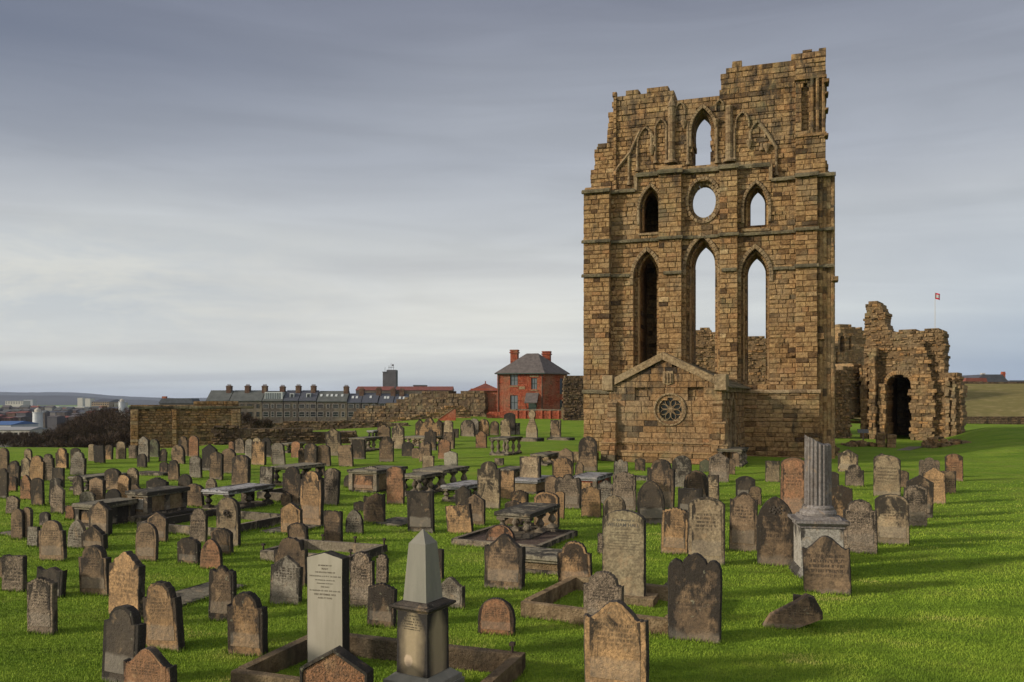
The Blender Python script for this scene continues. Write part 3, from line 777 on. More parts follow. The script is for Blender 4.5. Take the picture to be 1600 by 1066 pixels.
# gable coping with kneelers
b = MB(); kn = cp(962, 600)[0] * 0 + .42
for sg in (1, -1):
    uu = u1 if sg > 0 else u0
    b.tint = .75
    A = (uu - sg * .30, ze - .02); B_ = (ua, zap + .0)
    b.prism([A, B_, (ua, zap + .36), (uu - sg * .30, ze + .34)] if sg < 0 else [A, (uu - sg * .30, ze + .34), (ua, zap + .36), B_], -.16, .50, cham=.03)
    b.tint = .9; b.block((uu - .22 - .12 * sg * 0 - .1, -.18, ze - .30), (uu + .22, .52, ze + .44), cz=.03)
b.build('gable_coping', M_DRESS, chapel)
# stepped angle buttresses
for sg, uu in ((1, u1), (-1, u0)):
    b = MB()
    for (za_, zb_, wd_, pj) in ((-.1, 1.0, .62, .42), (1.0, 2.0, .50, .32), (2.0, ze - .9, .36, .2)):
        a_, c_ = (uu - .42, uu + wd_ - .42 + .12) if sg > 0 else (uu - wd_ + .42 - .12, uu + .42)
        masonry(b, [(a_, -1), (c_, -1), (c_, 9), (a_, 9)], za_, zb_, -pj, .4, sw=(.3, .55), prot=.01)
        b.tint = .8; i_ = [b.av(p) for p in ((a_ - .02, -pj - .03, zb_), (c_ + .02, -pj - .03, zb_), (c_ - .1, .35, zb_ + .28), (a_ + .1, .35, zb_ + .28), (a_ - .02, .35, zb_), (c_ + .02, .35, zb_))]
        b.face((i_[0], i_[1], i_[2], i_[3])); b.face((i_[1], i_[5], i_[2])); b.face((i_[4], i_[0], i_[3]))
    b.build('buttress', M_CHAPEL, chapel)
# rose window
rose = D.objects.new('rose_window', None); COL.objects.link(rose); rose.parent = chapel; rose.location = (rc[0], 0, rc[1])
b = MB()
for q0, q1, ya_, yb_ in ((rr * 1.28, rr_o, -.07, .1), (rr, rr * 1.28, .02, .3)):
    for i in range(24):
        a0 = 2 * math.pi * i / 24; a1 = 2 * math.pi * (i + 1) / 24 - .012; b.tint = R.uniform(.5, 1)
        b.prism([(q0 * math.cos(a0), q0 * math.sin(a0)), (q1 * math.cos(a0), q1 * math.sin(a0)), (q1 * math.cos(a1), q1 * math.sin(a1)), (q0 * math.cos(a1), q0 * math.sin(a1))], ya_, yb_, cham=.02)
b.build('window_surround', M_DRESS, rose)
b = MB(); b.tint = .4
for k in range(8):
    a = 2 * math.pi * k / 8 + .39
    L0, L1 = rr * .18, rr * .97
    for sg in (1, -1):
        prev = None
        for i in range(8):
            t = i / 7; r_ = L0 + (L1 - L0) * t; wd_ = sg * math.sin(math.pi * min(1, t * 1.02)) ** .8 * rr * .24 * (.5 + t * .7)
            p = (r_ * math.cos(a) - wd_ * math.sin(a), .12, r_ * math.sin(a) + wd_ * math.cos(a))
            if prev: b.tube(prev, p, .022, seg=5)
            prev = p
b.lathe([(rr * .17, 0), (rr * .17, .05)], (0, 0, 0), 12, bas=lambda p: (p[0], .10 + p[2], p[1]))
b.build('tracery', M_DRESS, rose)
b = MB(); b.lathe([(rr * 1.07, 0), (rr * 1.07, .03)], (0, 0, 0), 32, bas=lambda p: (p[0], .20 + p[2], p[1])); b.build('glass', M_GLASS, rose)
# armorial shield in the gable: a panel with three vertical bars
b = MB(); sc = cp(1044, 590); b.tint = .8
b.prism([(sc[0] - .25, sc[1] + .30), (sc[0] - .25, sc[1] - .28), (sc[0], sc[1] - .36), (sc[0] + .25, sc[1] - .28), (sc[0] + .25, sc[1] + .30)], -.06, .02, cham=.02)
b.tint = .55
for k in (-1, 0, 1): b.prism([(sc[0] + k * .14 - .03, sc[1] + .2), (sc[0] + k * .14 - .045, sc[1] - .2), (sc[0] + k * .14, sc[1] - .27), (sc[0] + k * .14 + .045, sc[1] - .2), (sc[0] + k * .14 + .03, sc[1] + .2)], -.12, -.05, cham=.015)
b.build('armorial_shield', M_DRESS, chapel)

# ------------------------------------------------------------------ other ruined walls
def ruin(name, dl, dr, outline, ybase, label, cat='ruin', holes=(), thick=1.6, mat=None, rh=(.14, .30), sw=(.16, .52), prot=.11, rag=.10, parent=None, seed=1, joint=.02, pname='masonry', zlow=None, big=0.0):
    """wall facing the camera; outline in photo pixels, left end at depth dl, right end at depth dr"""
    x0 = min(p[0] for p in outline); x1 = max(p[0] for p in outline)
    A = at(x0, 0, dl); B_ = at(x1, 0, dr); A.z = B_.z = 0
    e = (B_ - A).normalized(); zb_ = min(gz(A.x, A.y), gz(B_.x, B_.y)) - .3 if zlow is None else zlow
    def q(px_, py_):
        k = (px_ - 800) / F; det = k * (-e.y) + e.x; t = (A.x * (-e.y) + e.x * A.y) / det
        return ((Vector((k * t, t, 0)) - A).dot(e), EYE + (HZ - py_) / F * t - zb_)
    P = [q(*p) for p in outline]
    u0_ = min(p[0] for p in P); u1_ = max(p[0] for p in P)
    P = [(u1_, -1), (u0_, -1)] + P
    rt = parent
    if parent is None: rt = thing(name, (A.x, A.y, zb_), math.atan2(e.y, e.x), label, cat)
    b = MB(); r = random.Random(seed)
    H = [h(q) for h in holes]
    masonry(b, P, 0, max(p[1] for p in P), 0, thick, H, rh=rh, sw=sw, prot=prot, ragged=rag, joint=joint, r=r, cham=(.045 if prot > .05 else .02), big=big)
    b.build(pname, mat or M_RUIN, rt)
    return rt, q
# tall broken pier + arched wall on the right
def arch_h(x0, x1, ya, yb, k=.6):
    return lambda q: lancet(q(x0, ya)[0], q(x1, ya)[0], q(x0, yb)[1] - 1, q((x0 + x1) / 2, ya)[1], k)
nave, nq = ruin('ruined_transept', 64, 60,
     [(1345, 690), (1345, 640), (1347, 575), (1350, 540), (1351, 515), (1348, 500), (1352, 490), (1351, 476), (1356, 471), (1372, 471), (1378, 476), (1381, 486), (1386, 492), (1383, 500), (1386, 507), (1386, 514), (1398, 518), (1410, 516), (1424, 514), (1438, 518), (1450, 512), (1462, 513), (1474, 516), (1476, 522), (1477, 583), (1497, 584), (1499, 594), (1504, 600), (1503, 690)],
     690, 'jagged ruined transept wall with tall broken pier and dark round-arched doorway', holes=[arch_h(1386, 1423, 586, 690, .45)], thick=2.2, seed=4, mat=M_RUIN)
# darkness of the passage: the barrel-roofed room behind the doorway
b = MB(); qa = nq(1380, 600); qb = nq(1430, 600)
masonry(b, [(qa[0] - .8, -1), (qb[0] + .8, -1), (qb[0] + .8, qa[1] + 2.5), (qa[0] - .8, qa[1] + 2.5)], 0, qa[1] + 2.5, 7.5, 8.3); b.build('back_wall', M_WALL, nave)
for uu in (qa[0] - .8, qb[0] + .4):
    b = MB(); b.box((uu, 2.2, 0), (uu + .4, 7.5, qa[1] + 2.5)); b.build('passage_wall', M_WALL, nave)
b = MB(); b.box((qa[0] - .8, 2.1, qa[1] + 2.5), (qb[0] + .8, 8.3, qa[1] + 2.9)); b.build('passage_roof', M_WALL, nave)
b = MB(); band(b, arch_h(1386, 1423, 586, 690, .45)(nq), .30, -.12, .2, drop=.2); b.build('arch_ring', M_RUIN, nave)
# projecting clustered pier at the doorway's left and ribs right
for (xa, xb, yt, pj) in ((1346, 1358, 575, .5), (1360, 1372, 545, .8), (1374, 1385, 600, .45), (1478, 1484, 590, .3), (1488, 1494, 590, .3)):
    p = nq(xa, yt); q_ = nq(xb, yt); b = MB()
    masonry(b, [(p[0], -1), (q_[0], -1), (q_[0], 99), (p[0], 99)], 0, p[1], -pj, .05, rh=(.2, .36), sw=(.2, .42), prot=.08, ragged=.08); b.build('clustered_shaft', M_RUIN, nave)
b = MB(); p = nq(1425, 560); q_ = nq(1458, 560)
masonry(b, [(p[0], -1), (q_[0], -1), (q_[0] + .2, 4), (q_[0] - .5, nq(1440, 530)[1]), (p[0] + .4, nq(1440, 545)[1]), (p[0] - .1, 4)], 0, nq(1440, 530)[1], -.5, .05, prot=.08, ragged=.15); b.build('rough_core', M_RUIN, nave)
ruin('ruined_nave_wall', 62, 65, [(1290, 690), (1290, 578), (1303, 574), (1315, 577), (1326, 572), (1338, 568), (1350, 572), (1350, 690)], 690,
     'low ruined wall with small dark doorway between the priory gable and broken pier', holes=[arch_h(1330, 1349, 648, 690, .5)], seed=5)
gate, gq = ruin('castle_gatehouse', 120, 122, [(1296, 640), (1296, 538), (1309, 537), (1309, 524), (1313, 520), (1312, 508), (1330, 507), (1331, 510), (1337, 511), (1338, 515), (1347, 513), (1356, 520), (1356, 640)], 640,
     'distant pale castle gatehouse tower with corner turret and small dark windows', 'castle', mat=M_RUIN, rh=(.3, .5), sw=(.4, 1.0), rag=.05, seed=6, thick=8,
     holes=[arch_h(1313, 1320, 526, 538, .4), arch_h(1327, 1330, 526, 535, .1), arch_h(1306, 1309, 551, 559, .1), arch_h(1306, 1309, 567, 573, .1)])
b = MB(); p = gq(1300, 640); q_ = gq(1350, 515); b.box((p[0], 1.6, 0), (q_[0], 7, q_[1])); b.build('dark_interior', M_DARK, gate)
# low ruin masses seen through the lancets and around
ruin('ruined_choir_wall', 70, 68, [(1075, 690), (1076, 530), (1084, 520), (1096, 512), (1106, 513), (1119, 520), (1130, 524), (1150, 528), (1170, 526), (1200, 527), (1222, 534), (1222, 690)], 690,
     'rough ruined choir wall glimpsed through the tall lancets of the gable', seed=7, mat=M_RUIN)
ruin('curtain_wall_end', 92, 92, [(880, 650), (880, 590), (890, 587), (925, 588), (960, 590), (960, 650)], 650, 'weathered stone curtain wall between the red brick house and the gable', 'wall', seed=8, mat=M_WALL, thick=1.2)
# left boundary wall with pilaster ends
bw, bq = ruin('boundary_wall', 57, 59, [(204, 705), (204, 633), (208, 631), (240, 631), (300, 630), (340, 628), (372, 627), (376, 640), (378, 705)], 705,
     'brown stone boundary wall with coping behind the left rows of headstones', 'wall', rag=.03, prot=.04, seed=9, thick=.8, mat=M_RUIN, rh=(.16, .26), sw=(.2, .5))
b = MB(); p = bq(204, 636); q_ = bq(372, 632); b.tint = .4
uu = p[0] - .1
while uu < q_[0]: e = uu + R.uniform(.8, 1.3); b.tint = R.random(); b.block((uu + .01, -.12, p[1] - .15 + R.uniform(-.02, .02)), (e, .9, p[1] + .05), cz=.02, jit=.015); uu = e
b.build('coping', M_LEDGE, bw)
for xa, xb in ((205, 217), (270, 277), (362, 376)):
    p = bq(xa, 640); q_ = bq(xb, 640); b = MB(); masonry(b, [(p[0], -1), (q_[0], -1), (q_[0], 99), (p[0], 99)], 0, p[1], -.35, .05, rh=(.18, .3), sw=(.25, .5), prot=.03, tmu=.85); b.build('pilaster', M_RUIN, bw)
ruin('rubble_wall', 54, 56, [(330, 705), (330, 668), (350, 664), (375, 668), (400, 672), (440, 670), (470, 672), (505, 673), (530, 676), (560, 676), (560, 705)], 705,
     'low tumbled rubble wall behind the middle rows of headstones', 'wall', rag=.15, prot=.09, seed=10, thick=.9, mat=M_WALL, rh=(.12, .28), sw=(.15, .5))
ruin('terrace_garden_wall', 84, 84, [(375, 690), (375, 661), (420, 660), (560, 657), (600, 660), (640, 663), (640, 690)], 690,
     'dark long retaining wall below the terraced houses', 'wall', seed=11, thick=.8, mat=M_WALL)
cw_, cq = ruin('castle_curtain_wall', 112, 104, [(545, 672), (548, 655), (556, 640), (570, 636), (590, 634), (612, 630), (628, 624), (642, 616), (660, 613), (690, 612), (716, 614), (728, 611), (756, 611), (760, 672)], 672,
     'crumbling brown castle curtain wall with stepped mounds left of the red brick house', 'wall', seed=12, thick=2, rag=.15, prot=.1, mat=M_WALL, rh=(.25, .5), sw=(.3, .9))
ruin('curtain_wall_spur', 96, 98, [(560, 672), (575, 662), (600, 655), (640, 650), (664, 646), (690, 640), (700, 634), (722, 634), (734, 642), (738, 672)], 672,
     'lower spur of rubble wall stepping up towards the red brick house', 'wall', seed=13, thick=1.6, rag=.2, prot=.1, mat=M_RUIN, rh=(.2, .4), sw=(.25, .8))
ruin('bank_foot_wall', 98, 98, [(1480, 672), (1480, 652), (1560, 651), (1640, 652), (1700, 652), (1700, 672)], 672, 'long low stone wall at the foot of the dry grass bank', 'wall', seed=14, thick=.6, mat=M_WALL, rag=.02, prot=.03)

# dry grass bank on the right
def bank():
    b = MB()
    n = 40
    for i in range(n + 1):
        X = 48 + 110 * i / n
        for j in range(9):
            t = j / 8; Y = 104 + 42 * t
            z = -.1 + (EYE + (HZ - 600) / F * 146 + .1) * (t ** .85) * ss(44, 62, X + 6 * t)
            b.av((X, Y + 6 * math.sin(i * .3), z + .15 * noise.noise(Vector((X * .2, Y * .2, 3)))))
    for i in range(n):
        for j in range(8): a = i * 9 + j; b.face((a, a + 9, a + 10, a + 1))
    o = b.build('grass_bank', M_BANK, smooth=True); tag(o, kind='structure')
bank()
ruin('bank_top_wall', 150, 150, [(1478, 606), (1478, 597), (1520, 596), (1600, 598), (1700, 600), (1700, 606)], 606, 'dark thin parapet wall along the top of the dry grass bank', 'wall', seed=15, thick=.6, mat=M_WALL, zlow=4.6, rag=0, prot=.03)
# rooftop just showing over the bank
rt = thing('cottage', (at(1548, 0, 170).x, 170, 3.5), 0, 'grey-roofed cottage rising behind the dry grass bank on the right', 'house')
b = MB(); b.box((-3.2, 0, 0), (3.2, 7, 3.2)); b.build('wall', M_GREYST, rt)
b = MB(); b.prism([(-3.6, 3.0), (3.6, 3.0), (2.2, 4.6), (-1.8, 4.6)], -.3, 7.3); b.build('roof', M_SLATE, rt)
for uu, mm in ((-1.2, M_CREAM), (3.0, M_BRICK)): b = MB(); b.box((uu, 1, 3), (uu + .6, 1.6, 5.2 if uu > 0 else 4.9)); b.box((uu - .07, .93, 4.7), (uu + .67, 1.67, 4.85)); b.build('chimney', mm, rt)
rt = thing('cottage', (at(1528, 0, 166).x, 166, 3.0), 0, 'lower dark red roof left of the grey-roofed cottage behind the bank', 'house')
b = MB(); b.box((-2.6, 0, 0), (1.6, 6, 3.2)); b.build('wall', M_BRICK, rt)
b = MB(); b.prism([(-2.9, 3.0), (1.9, 3.0), (1.5, 4.3), (-2.4, 4.3)], -.3, 6.3); b.build('roof', M_REDTILE, rt)
rt = thing('cottage', (at(1592, 0, 175).x, 175, 3.0), 0, 'faint low roof at the far right end of the bank', 'house')
b = MB(); b.box((-3, 0, 0), (3, 6, 2.9)); b.build('wall', M_GREYST, rt)
b = MB(); b.prism([(-3.3, 2.8), (3.3, 2.8), (2.4, 4.0), (-2.0, 4.0)], -.3, 6.3); b.build('roof', M_SLATE, rt)

# flagpole
fp = at(1461, 512, 118); rt = thing('flagpole', (fp.x, fp.y, fp.z - 2), 0, 'thin flagpole flying a small white and red flag above the castle ruins', 'flagpole')
b = MB(); b.tube((0, 0, 0), (0, 0, 7.0), .045, .03); b.build('pole', M_CREAM, rt)
b = MB()
for i in range(7):
    for j in range(5): b.av((.05 + i * .11, .05 * math.sin(i * 1.1 + j * .3), 6.95 - j * .22 - i * .03))
for i in range(6):
    for j in range(4): a = i * 5 + j; b.face((a, a + 5, a + 6, a + 1), 1 if (i in (0, 5) or j in (0, 3)) else 0)
b.build('flag', [M_WHITE, M_RED], rt)

# ------------------------------------------------------------------ red brick house
HD = 104; hp = at(778, 0, HD); hx1 = at(858, 0, HD - 1.0)
HA = Vector((hp.x, HD, 0)); HANG = math.radians(-14)
HZ0 = .6
house = thing('brick_house', (HA.x, HA.y, HZ0), HANG, 'two-storey red brick house with hipped slate roof and two chimneys', 'house')
he = Vector((math.cos(HANG), math.sin(HANG), 0))
def hq(px_, py_):
    k = (px_ - 800) / F; det = k * (-he.y) + he.x; t = (HA.x * (-he.y) + he.x * HA.y) / det
    return ((Vector((k * t, t, 0)) - HA).dot(he), EYE + (HZ - py_) / F * t - HZ0)
HW = hq(849, 600)[0]; HL = 6.5; HH = hq(820, 583)[1]
wins = [(797, 809, 585, 603), (830, 839, 590, 609), (797, 809, 618, 640)]
hs = []
for (x0, x1, ya, yb) in wins: a = hq(x0, ya); c_ = hq(x1, yb); hs.append(lancet(a[0], c_[0], c_[1], a[1], .12))
def brickwall(b, P, z0, z1, y0, y1, holes=(), bas=None): masonry(b, P, z0, z1, y0, y1, holes, rh=(.15, .155), sw=(.3, .45), prot=.006, joint=.008, cham=.004, bas=bas)
b = MB(); brickwall(b, [(0, -1), (HW, -1), (HW, 99), (0, 99)], 0, HH, 0, .4, hs); b.build('wall', M_BRICK, house)
b = MB(); bR = lambda p: (HW - p[1], p[0], p[2])
sh = [lancet(3.0, 3.7, 3.2, 5.2, .12), lancet(3.0, 3.7, .5, 2.5, .12)]
# the right-hand flank turned towards the camera
hf = MB(); FA = math.radians(58)
fe = (math.cos(FA) , math.sin(FA))
bR = lambda p: (HW + p[0] * fe[0] + p[1] * -fe[1] , p[0] * fe[1] + p[1] * fe[0], p[2])
HL2 = 4.3
brickwall(hf, [(0, -1), (HL2, -1), (HL2, 99), (0, 99)], 0, HH, 0, .4, sh, bas=bR); hf.build('wall', M_BRICK, house)
bx, by = HW + HL2 * fe[0], HL2 * fe[1]
for k, (a, c_) in enumerate([((0.0, 0.4), (0.0, by + 1)), ((0, by + 1), (bx, by))]):
    b = MB(); L = math.hypot(c_[0] - a[0], c_[1] - a[1]); dx, dy = (c_[0] - a[0]) / L, (c_[1] - a[1]) / L
    b.tint = .5; b.box((0, -.2, 0), (L, .2, HH), bas=lambda p: (a[0] + p[0] * dx - p[1] * dy, a[1] + p[0] * dy + p[1] * dx, p[2])); b.build('wall', M_BRICK, house)
for fn, (x0, x1, ya, yb) in zip(hs, wins):
    c_, a_, zb_, zs_, ri = fn.g
    rtw = D.objects.new('window', None); COL.objects.link(rtw); rtw.parent = house; rtw.location = (c_, 0, zb_)
    hgt = zs_ + ri - zb_
    b = MB(); b.box((-a_, .14, 0), (a_, .18, hgt)); b.build('pane', M_PANE, rtw)
    b = MB()
    for (u_0, u_1, z_0, z_1) in ((-a_, -a_ + .07, 0, hgt), (a_ - .07, a_, 0, hgt), (-a_ + .07, a_ - .07, hgt / 2 - .03, hgt / 2 + .03), (-.02, .02, 0.0, hgt / 2 - .03), (-.02, .02, hgt / 2 + .03, hgt)): b.box((u_0, .10, z_0), (u_1, .139, z_1))
    b.build('frame', M_GREEN, rtw)
    b = MB(); b.box((-a_ - .08, -.08, -.14), (a_ + .08, .2, -.002)); b.build('sill', M_DRESS, rtw)
for fn in sh:
    c_, a_, zb_, zs_, ri = fn.g; b = MB(); b.box((c_ - a_, .14, zb_), (c_ + a_, .18, zs_ + ri), bas=bR); b.build('window', M_GLASS, house)
# hipped roof
b = MB(); ov = .35; mx, my = (HW + 1.2) / 2, by / 2 + .3
ez = HH; pk = hq(827, 556)[1] + .4
pk_ = [b.av((mx - .3, my, pk)), b.av((mx + 1.2, my, pk))]
C4 = [b.av(p) for p in ((-ov, -ov, ez), (HW + ov * .6, -ov, ez), (bx + ov * 1.2, by, ez), (bx * .6, by + 1 + ov, ez), (-ov, by + 1 + ov, ez))]
b.face((C4[0], C4[1], pk_[0])); b.face((C4[1], pk_[1], pk_[0])); b.face((C4[1], C4[2], pk_[1])); b.face((C4[2], C4[3], pk_[1])); b.face((C4[3], C4[4], pk_[0], pk_[1])); b.face((C4[4], C4[0], pk_[0]))
lo = [b.av((v[0], v[1], ez - .12)) for v in [b.v[i] for i in C4]]
for k in range(5): l = (k + 1) % 5; b.face((C4[k], lo[k], lo[l], C4[l]))
b.face(lo); roof = b.build('roof', M_SLATEB, house)
for (xa, xb, yt, yb, yy) in ((789, 800, 550, 590, 3.0), (837, 849, 552, 575, 3.6)):
    a = hq(xa, yt); c_ = hq(xb, yb); b = MB(); k = 1.03
    masonry(b, [(a[0] * k, 0), (c_[0] * k, 0), (c_[0] * k, 99), (a[0] * k, 99)], HH - .2, a[1] + .25, yy - .45, yy + .45, rh=(.15, .155), sw=(.25, .4), prot=.004, joint=.006)
    b.tint = .1; b.box((a[0] * k - .1, yy - .55, a[1] - .02), (c_[0] * k + .1, yy + .55, a[1] + .12)); b.box((a[0] * k - .05, yy - .5, a[1] + .25), (c_[0] * k + .05, yy + .5, a[1] + .42))
    b.build('chimney', M_BRICK, house)
# porch hood and door
a = hq(822, 629); c_ = hq(838, 614)
b = MB(); b.prism([(-1.0, a[1]), (-.95, a[1] - .1), (.0, c_[1] - .1), (.0, c_[1])], a[0], c_[0] + .3, bas=lambda p: (p[1], p[0], p[2])); b.build('porch_hood', M_SLATEB, house)
b = MB()
for u_ in (a[0] + .1, c_[0] + .15): b.tube((u_, -.95, a[1] - .05), (u_, .0, a[1] - .75), .04)
b.build('porch_bracket', M_GREEN, house)
d_ = hq(826, 630); d2_ = hq(838, 648); b = MB(); b.box((d_[0], -.03, 0.0), (d2_[0], .02, a[1] - .1)); b.build('door', M_GREEN, house)
a = hq(811, 604); b = MB(); b.box((a[0], -.04, a[1] - .35), (a[0] + .75, .02, a[1])); b.build('stone_plaque', M_DRESS, house)
b = MB(); a = hq(829, 586); b.box((a[0] - .1, -.03, a[1] - .25), (a[0] + 1.0, .01, a[1])); b.build('lintel', M_DRESS, house)
b = MB(); b.tube((.05, -.08, 0.0), (.05, -.08, HH - .1), .05); b.tube((HW - .15, -.08, 0), (HW - .15, -.08, HH - .1), .05); b.box((-.3, -.45, HH - .13), (HW + .3, -.33, HH - .02)); b.build('gutter', M_GREEN, house)
ruin('brick_yard_wall', 105, 104.5, [(755, 662), (755, 614), (779, 614), (779, 662)], 662, 'tall red brick yard wall joined to the left side of the brick house', 'wall', mat=M_BRICK, rh=(.15, .155), sw=(.3, .45), prot=.006, rag=0, thick=.4, seed=21, joint=.008)
fw_, fq = ruin('front_garden_wall', 100, 97, [(760, 670), (760, 645), (806, 642), (884, 641), (884, 670)], 670, 'low red brick garden wall with stone coping in front of the brick house', 'wall', mat=M_BRICK, rh=(.15, .155), sw=(.3, .45), prot=.006, rag=0, thick=.35, seed=22, joint=.008)
b = MB(); p = fq(806, 641); q_ = fq(884, 641); b.tint = .4; b.box((p[0], -.08, p[1] - .02), (q_[0], .43, p[1] + .12)); b.build('coping', M_TOMB, fw_)
b = MB(); b.box((q_[0] - .5, -.15, 0), (q_[0] + .1, .5, p[1] + .35)); b.build('gate_pier', M_WALL, fw_)
for i in range(6): b = MB(); uu = p[0] + (q_[0] - p[0]) * i / 6; b.tint = .7; b.box((uu, -.12, 0), (uu + .25, -.005, p[1] - .03)); b.build('buttress', M_BRICK, fw_)
# sloping brick stair parapet
pa = at(690, 0, 92); rt = thing('stair_parapet', (pa.x, 92, .1), 0, 'short sloping red brick stair parapet below the curtain wall', 'parapet')
b = MB(); b.tint = .9
i_ = [(at(x, y, 92).x - pa.x, at(x, y, 92).z - .1) for x, y in ((684, 661), (712, 661), (712, 640), (707, 640), (684, 656))]
b.prism(i_[::-1], 0, .4, cham=.01); b.build('brickwork', M_BRICK, rt)
b = MB(); b.tint = .6; b.prism([i_[4], (i_[4][0], i_[4][1] + .1), (i_[3][0], i_[3][1] + .1), i_[3]], -.05, .45); b.build('coping', M_DRESS, rt)
# hipped red roof behind
rp = at(757, 0, 150); rt = thing('bungalow', (rp.x, 150, 0), 0, 'low house with pyramid red tiled roof behind the curtain wall', 'house')
b = MB(); b.box((-2.5, 0, 0), (2.8, 5, 5.0)); b.build('wall', M_BRICK, rt)
b = MB(); i_ = [b.av(p) for p in ((-3, -.4, 4.6), (3.2, -.4, 4.6), (3.2, 5.4, 4.6), (-3, 5.4, 4.6), (.1, 2.5, 6.0))]
for q in ((0, 1, 4), (1, 2, 4), (2, 3, 4), (3, 0, 4), (3, 2, 1, 0)): b.face([i_[k] for k in q])
b.tube((.1, 2.5, 5.9), (.1, 2.5, 6.4), .1); b.build('roof', M_REDTILE, rt)

# ------------------------------------------------------------------ Victorian terrace
TDp = 270
def house_unit(x0, x1, yr, ye, wall, roofm, label, nwin=3, dormer=False, chim=(1,), d=TDp, sky_=(), zb=-9.0, white=True):
    A = at(x0, 0, d); B_ = at(x1, 0, d); wd_ = B_.x - A.x
    z = lambda y_, dd=d: EYE + (HZ - y_) / F * dd - zb
    rt = thing('terraced_house', (A.x, d, zb), 0, label, 'house', 'terrace of houses behind the graveyard')
    b = MB(); b.tint = R.random(); b.box((.02, 0, 0), (wd_ - .02, 9, z(ye))); b.build('wall', wall, rt)
    ze_, zr_ = z(ye), z(yr, d + 4.5)
    b = MB(); b.tint = .5
    b.prism([(-.4, ze_ - .05), (4.5, zr_), (9.3, ze_ - .05), (9.2, ze_ - .25), (-.3, ze_ - .25)], 0, wd_ - .04, bas=lambda p: (p[1], p[0], p[2])); roof = b.build('roof', roofm, rt)
    for k in chim:
        b = MB(); uu = wd_ * k; b.tint = .5
        b.box((uu - .75, 3.2, zr_ - 1), (uu + .75, 5.2, zr_ + 1.5)); b.box((uu - .85, 3.1, zr_ + 1.1), (uu + .85, 5.3, zr_ + 1.3))
        for q in range(4): b.lathe([(.13, 0), (.1, .5)], (uu - .5 + q * .33, 4.2, zr_ + 1.5), 6)
        c = b.build('chimney', M_SOOTB, rt)
    for row, (ya, yb) in enumerate(((632, 637.5), (644, 651))):
        for k in range(nwin):
            uc = wd_ * (k + .5) / nwin; ww = (.85 if k % 2 == 0 else .42)
            f_ = D.objects.new('window', None); COL.objects.link(f_); f_.parent = rt; f_.location = (uc, 0, z(yb))
            hh = z(ya) - z(yb)
            b = MB(); b.box((-ww, -.04, 0), (ww, .0, hh)); b.build('pane', M_GLASS, f_)
            b = MB()
            t = .11
            for (a_, c_, e_, g_) in ((-ww - t, -ww, -t, hh + t), (ww, ww + t, -t, hh + t), (-ww, ww, hh, hh + t), (-ww, ww, -t, 0), (-ww, ww, hh * .5 - .04, hh * .5 + .04)): b.box((a_, -.12, e_), (c_, -.041, g_))
            if ww > 1: b.box((-.42, -.12, 0), (-.34, -.041, hh * .5 - .04)); b.box((.34, -.12, 0), (.42, -.041, hh * .5 - .04))
            b.build('frame', M_FRAME if white else M_GREYST, f_)
    if dormer == 'glass':
        b = MB(); b.box((.6, .5, ze_ + .3), (wd_ - .3, 4, zr_ - .4)); dm = b.build('dormer', M_WHITE, rt)
        b = MB()
        for q in range(7): uu = .8 + (wd_ - 1.4) * q / 7; b.box((uu, .44, ze_ + .5), (uu + (wd_ - 1.4) / 7 - .2, .499, zr_ - .7))
        b.build('glazing', M_PANE, dm)
    elif dormer:
        b = MB(); b.box((wd_ * .5 - .7, 1.2, ze_ + .5), (wd_ * .5 + .7, 4.2, ze_ + 2.3)); dm = b.build('dormer', M_WHITE, rt)
        b = MB(); b.box((wd_ * .5 - .45, 1.12, ze_ + .9), (wd_ * .5 + .45, 1.199, ze_ + 2.1)); b.build('glazing', M_GLASS, dm)
    for s_ in sky_:
        b = MB(); t0 = .45; zz = ze_ + (zr_ - ze_) * t0; b.prism([(1.9, zz - .05), (2.6, zz + (zr_ - ze_) / 4.9 * .7 - .03), (2.6, zz + .8), (1.9, zz + .15)], wd_ * s_ - .35, wd_ * s_ + .35, bas=lambda p: (p[1], p[0], p[2])); b.build('skylight', M_WHITE, rt)
H_ = [(322, 358, 610, 626, M_SLATEG, 'end terrace house with green-grey slate roof and tan gable, leftmost of the row', False, (.82,), ()),
      (359, 409, 610, 626, M_SLATEG, 'wide terrace house with green-grey slate roof and two chimneys, second from the left', False, (.44, .98), ()),
      (410, 442, 611, 626, M_SLATEG, 'terrace house with long glazed white roof dormer', 'glass', (.82,), ()),
      (443, 466, 610, 626, M_SLATE, 'terrace house with single white dormer just right of the glazed dormer', True, (.8,), ()),
      (467, 494, 610, 626, M_SLATE, 'terrace house with small white dormer under the tallest middle chimney', True, (.68,), ()),
      (495, 542, 611, 627, M_SLATEG, 'wide terrace house with row of small skylights in pale slate roof', False, (.9,), (.1, .3, .45, .6, .8)),
      (543, 564, 615, 629, M_SLATE, 'lower terrace house with two bright skylights right of the wide house', False, (.9,), (.3, .6)),
      (565, 590, 614, 629, M_SLATE, 'lower terrace house with blue slate roof before the tower block', False, (.95,), (.5,)),
      (591, 614, 615, 630, M_SLATE, 'lower terrace house below the tower block with orange chimney', False, (.9,), (.4, .6)),
      (615, 636, 616, 630, M_SLATE, 'last terrace house on the right, half hidden by the curtain wall', False, (.5,), (.4, .7))]
for k, (x0, x1, yr, ye, rm, lb_, dm, ch, sk) in enumerate(H_):
    house_unit(x0, x1, yr, ye, M_GREYST, rm, lb_, nwin=4 if x1 - x0 > 40 else 3 if x1 - x0 > 26 else 2, dormer=dm, chim=ch, sky_=sk, white=k > 1)
rt = thing('outbuilding', (at(262, 0, 200).x, 200, -4), 0, 'dark slate lean-to roof peeping over the boundary wall at left', 'building')
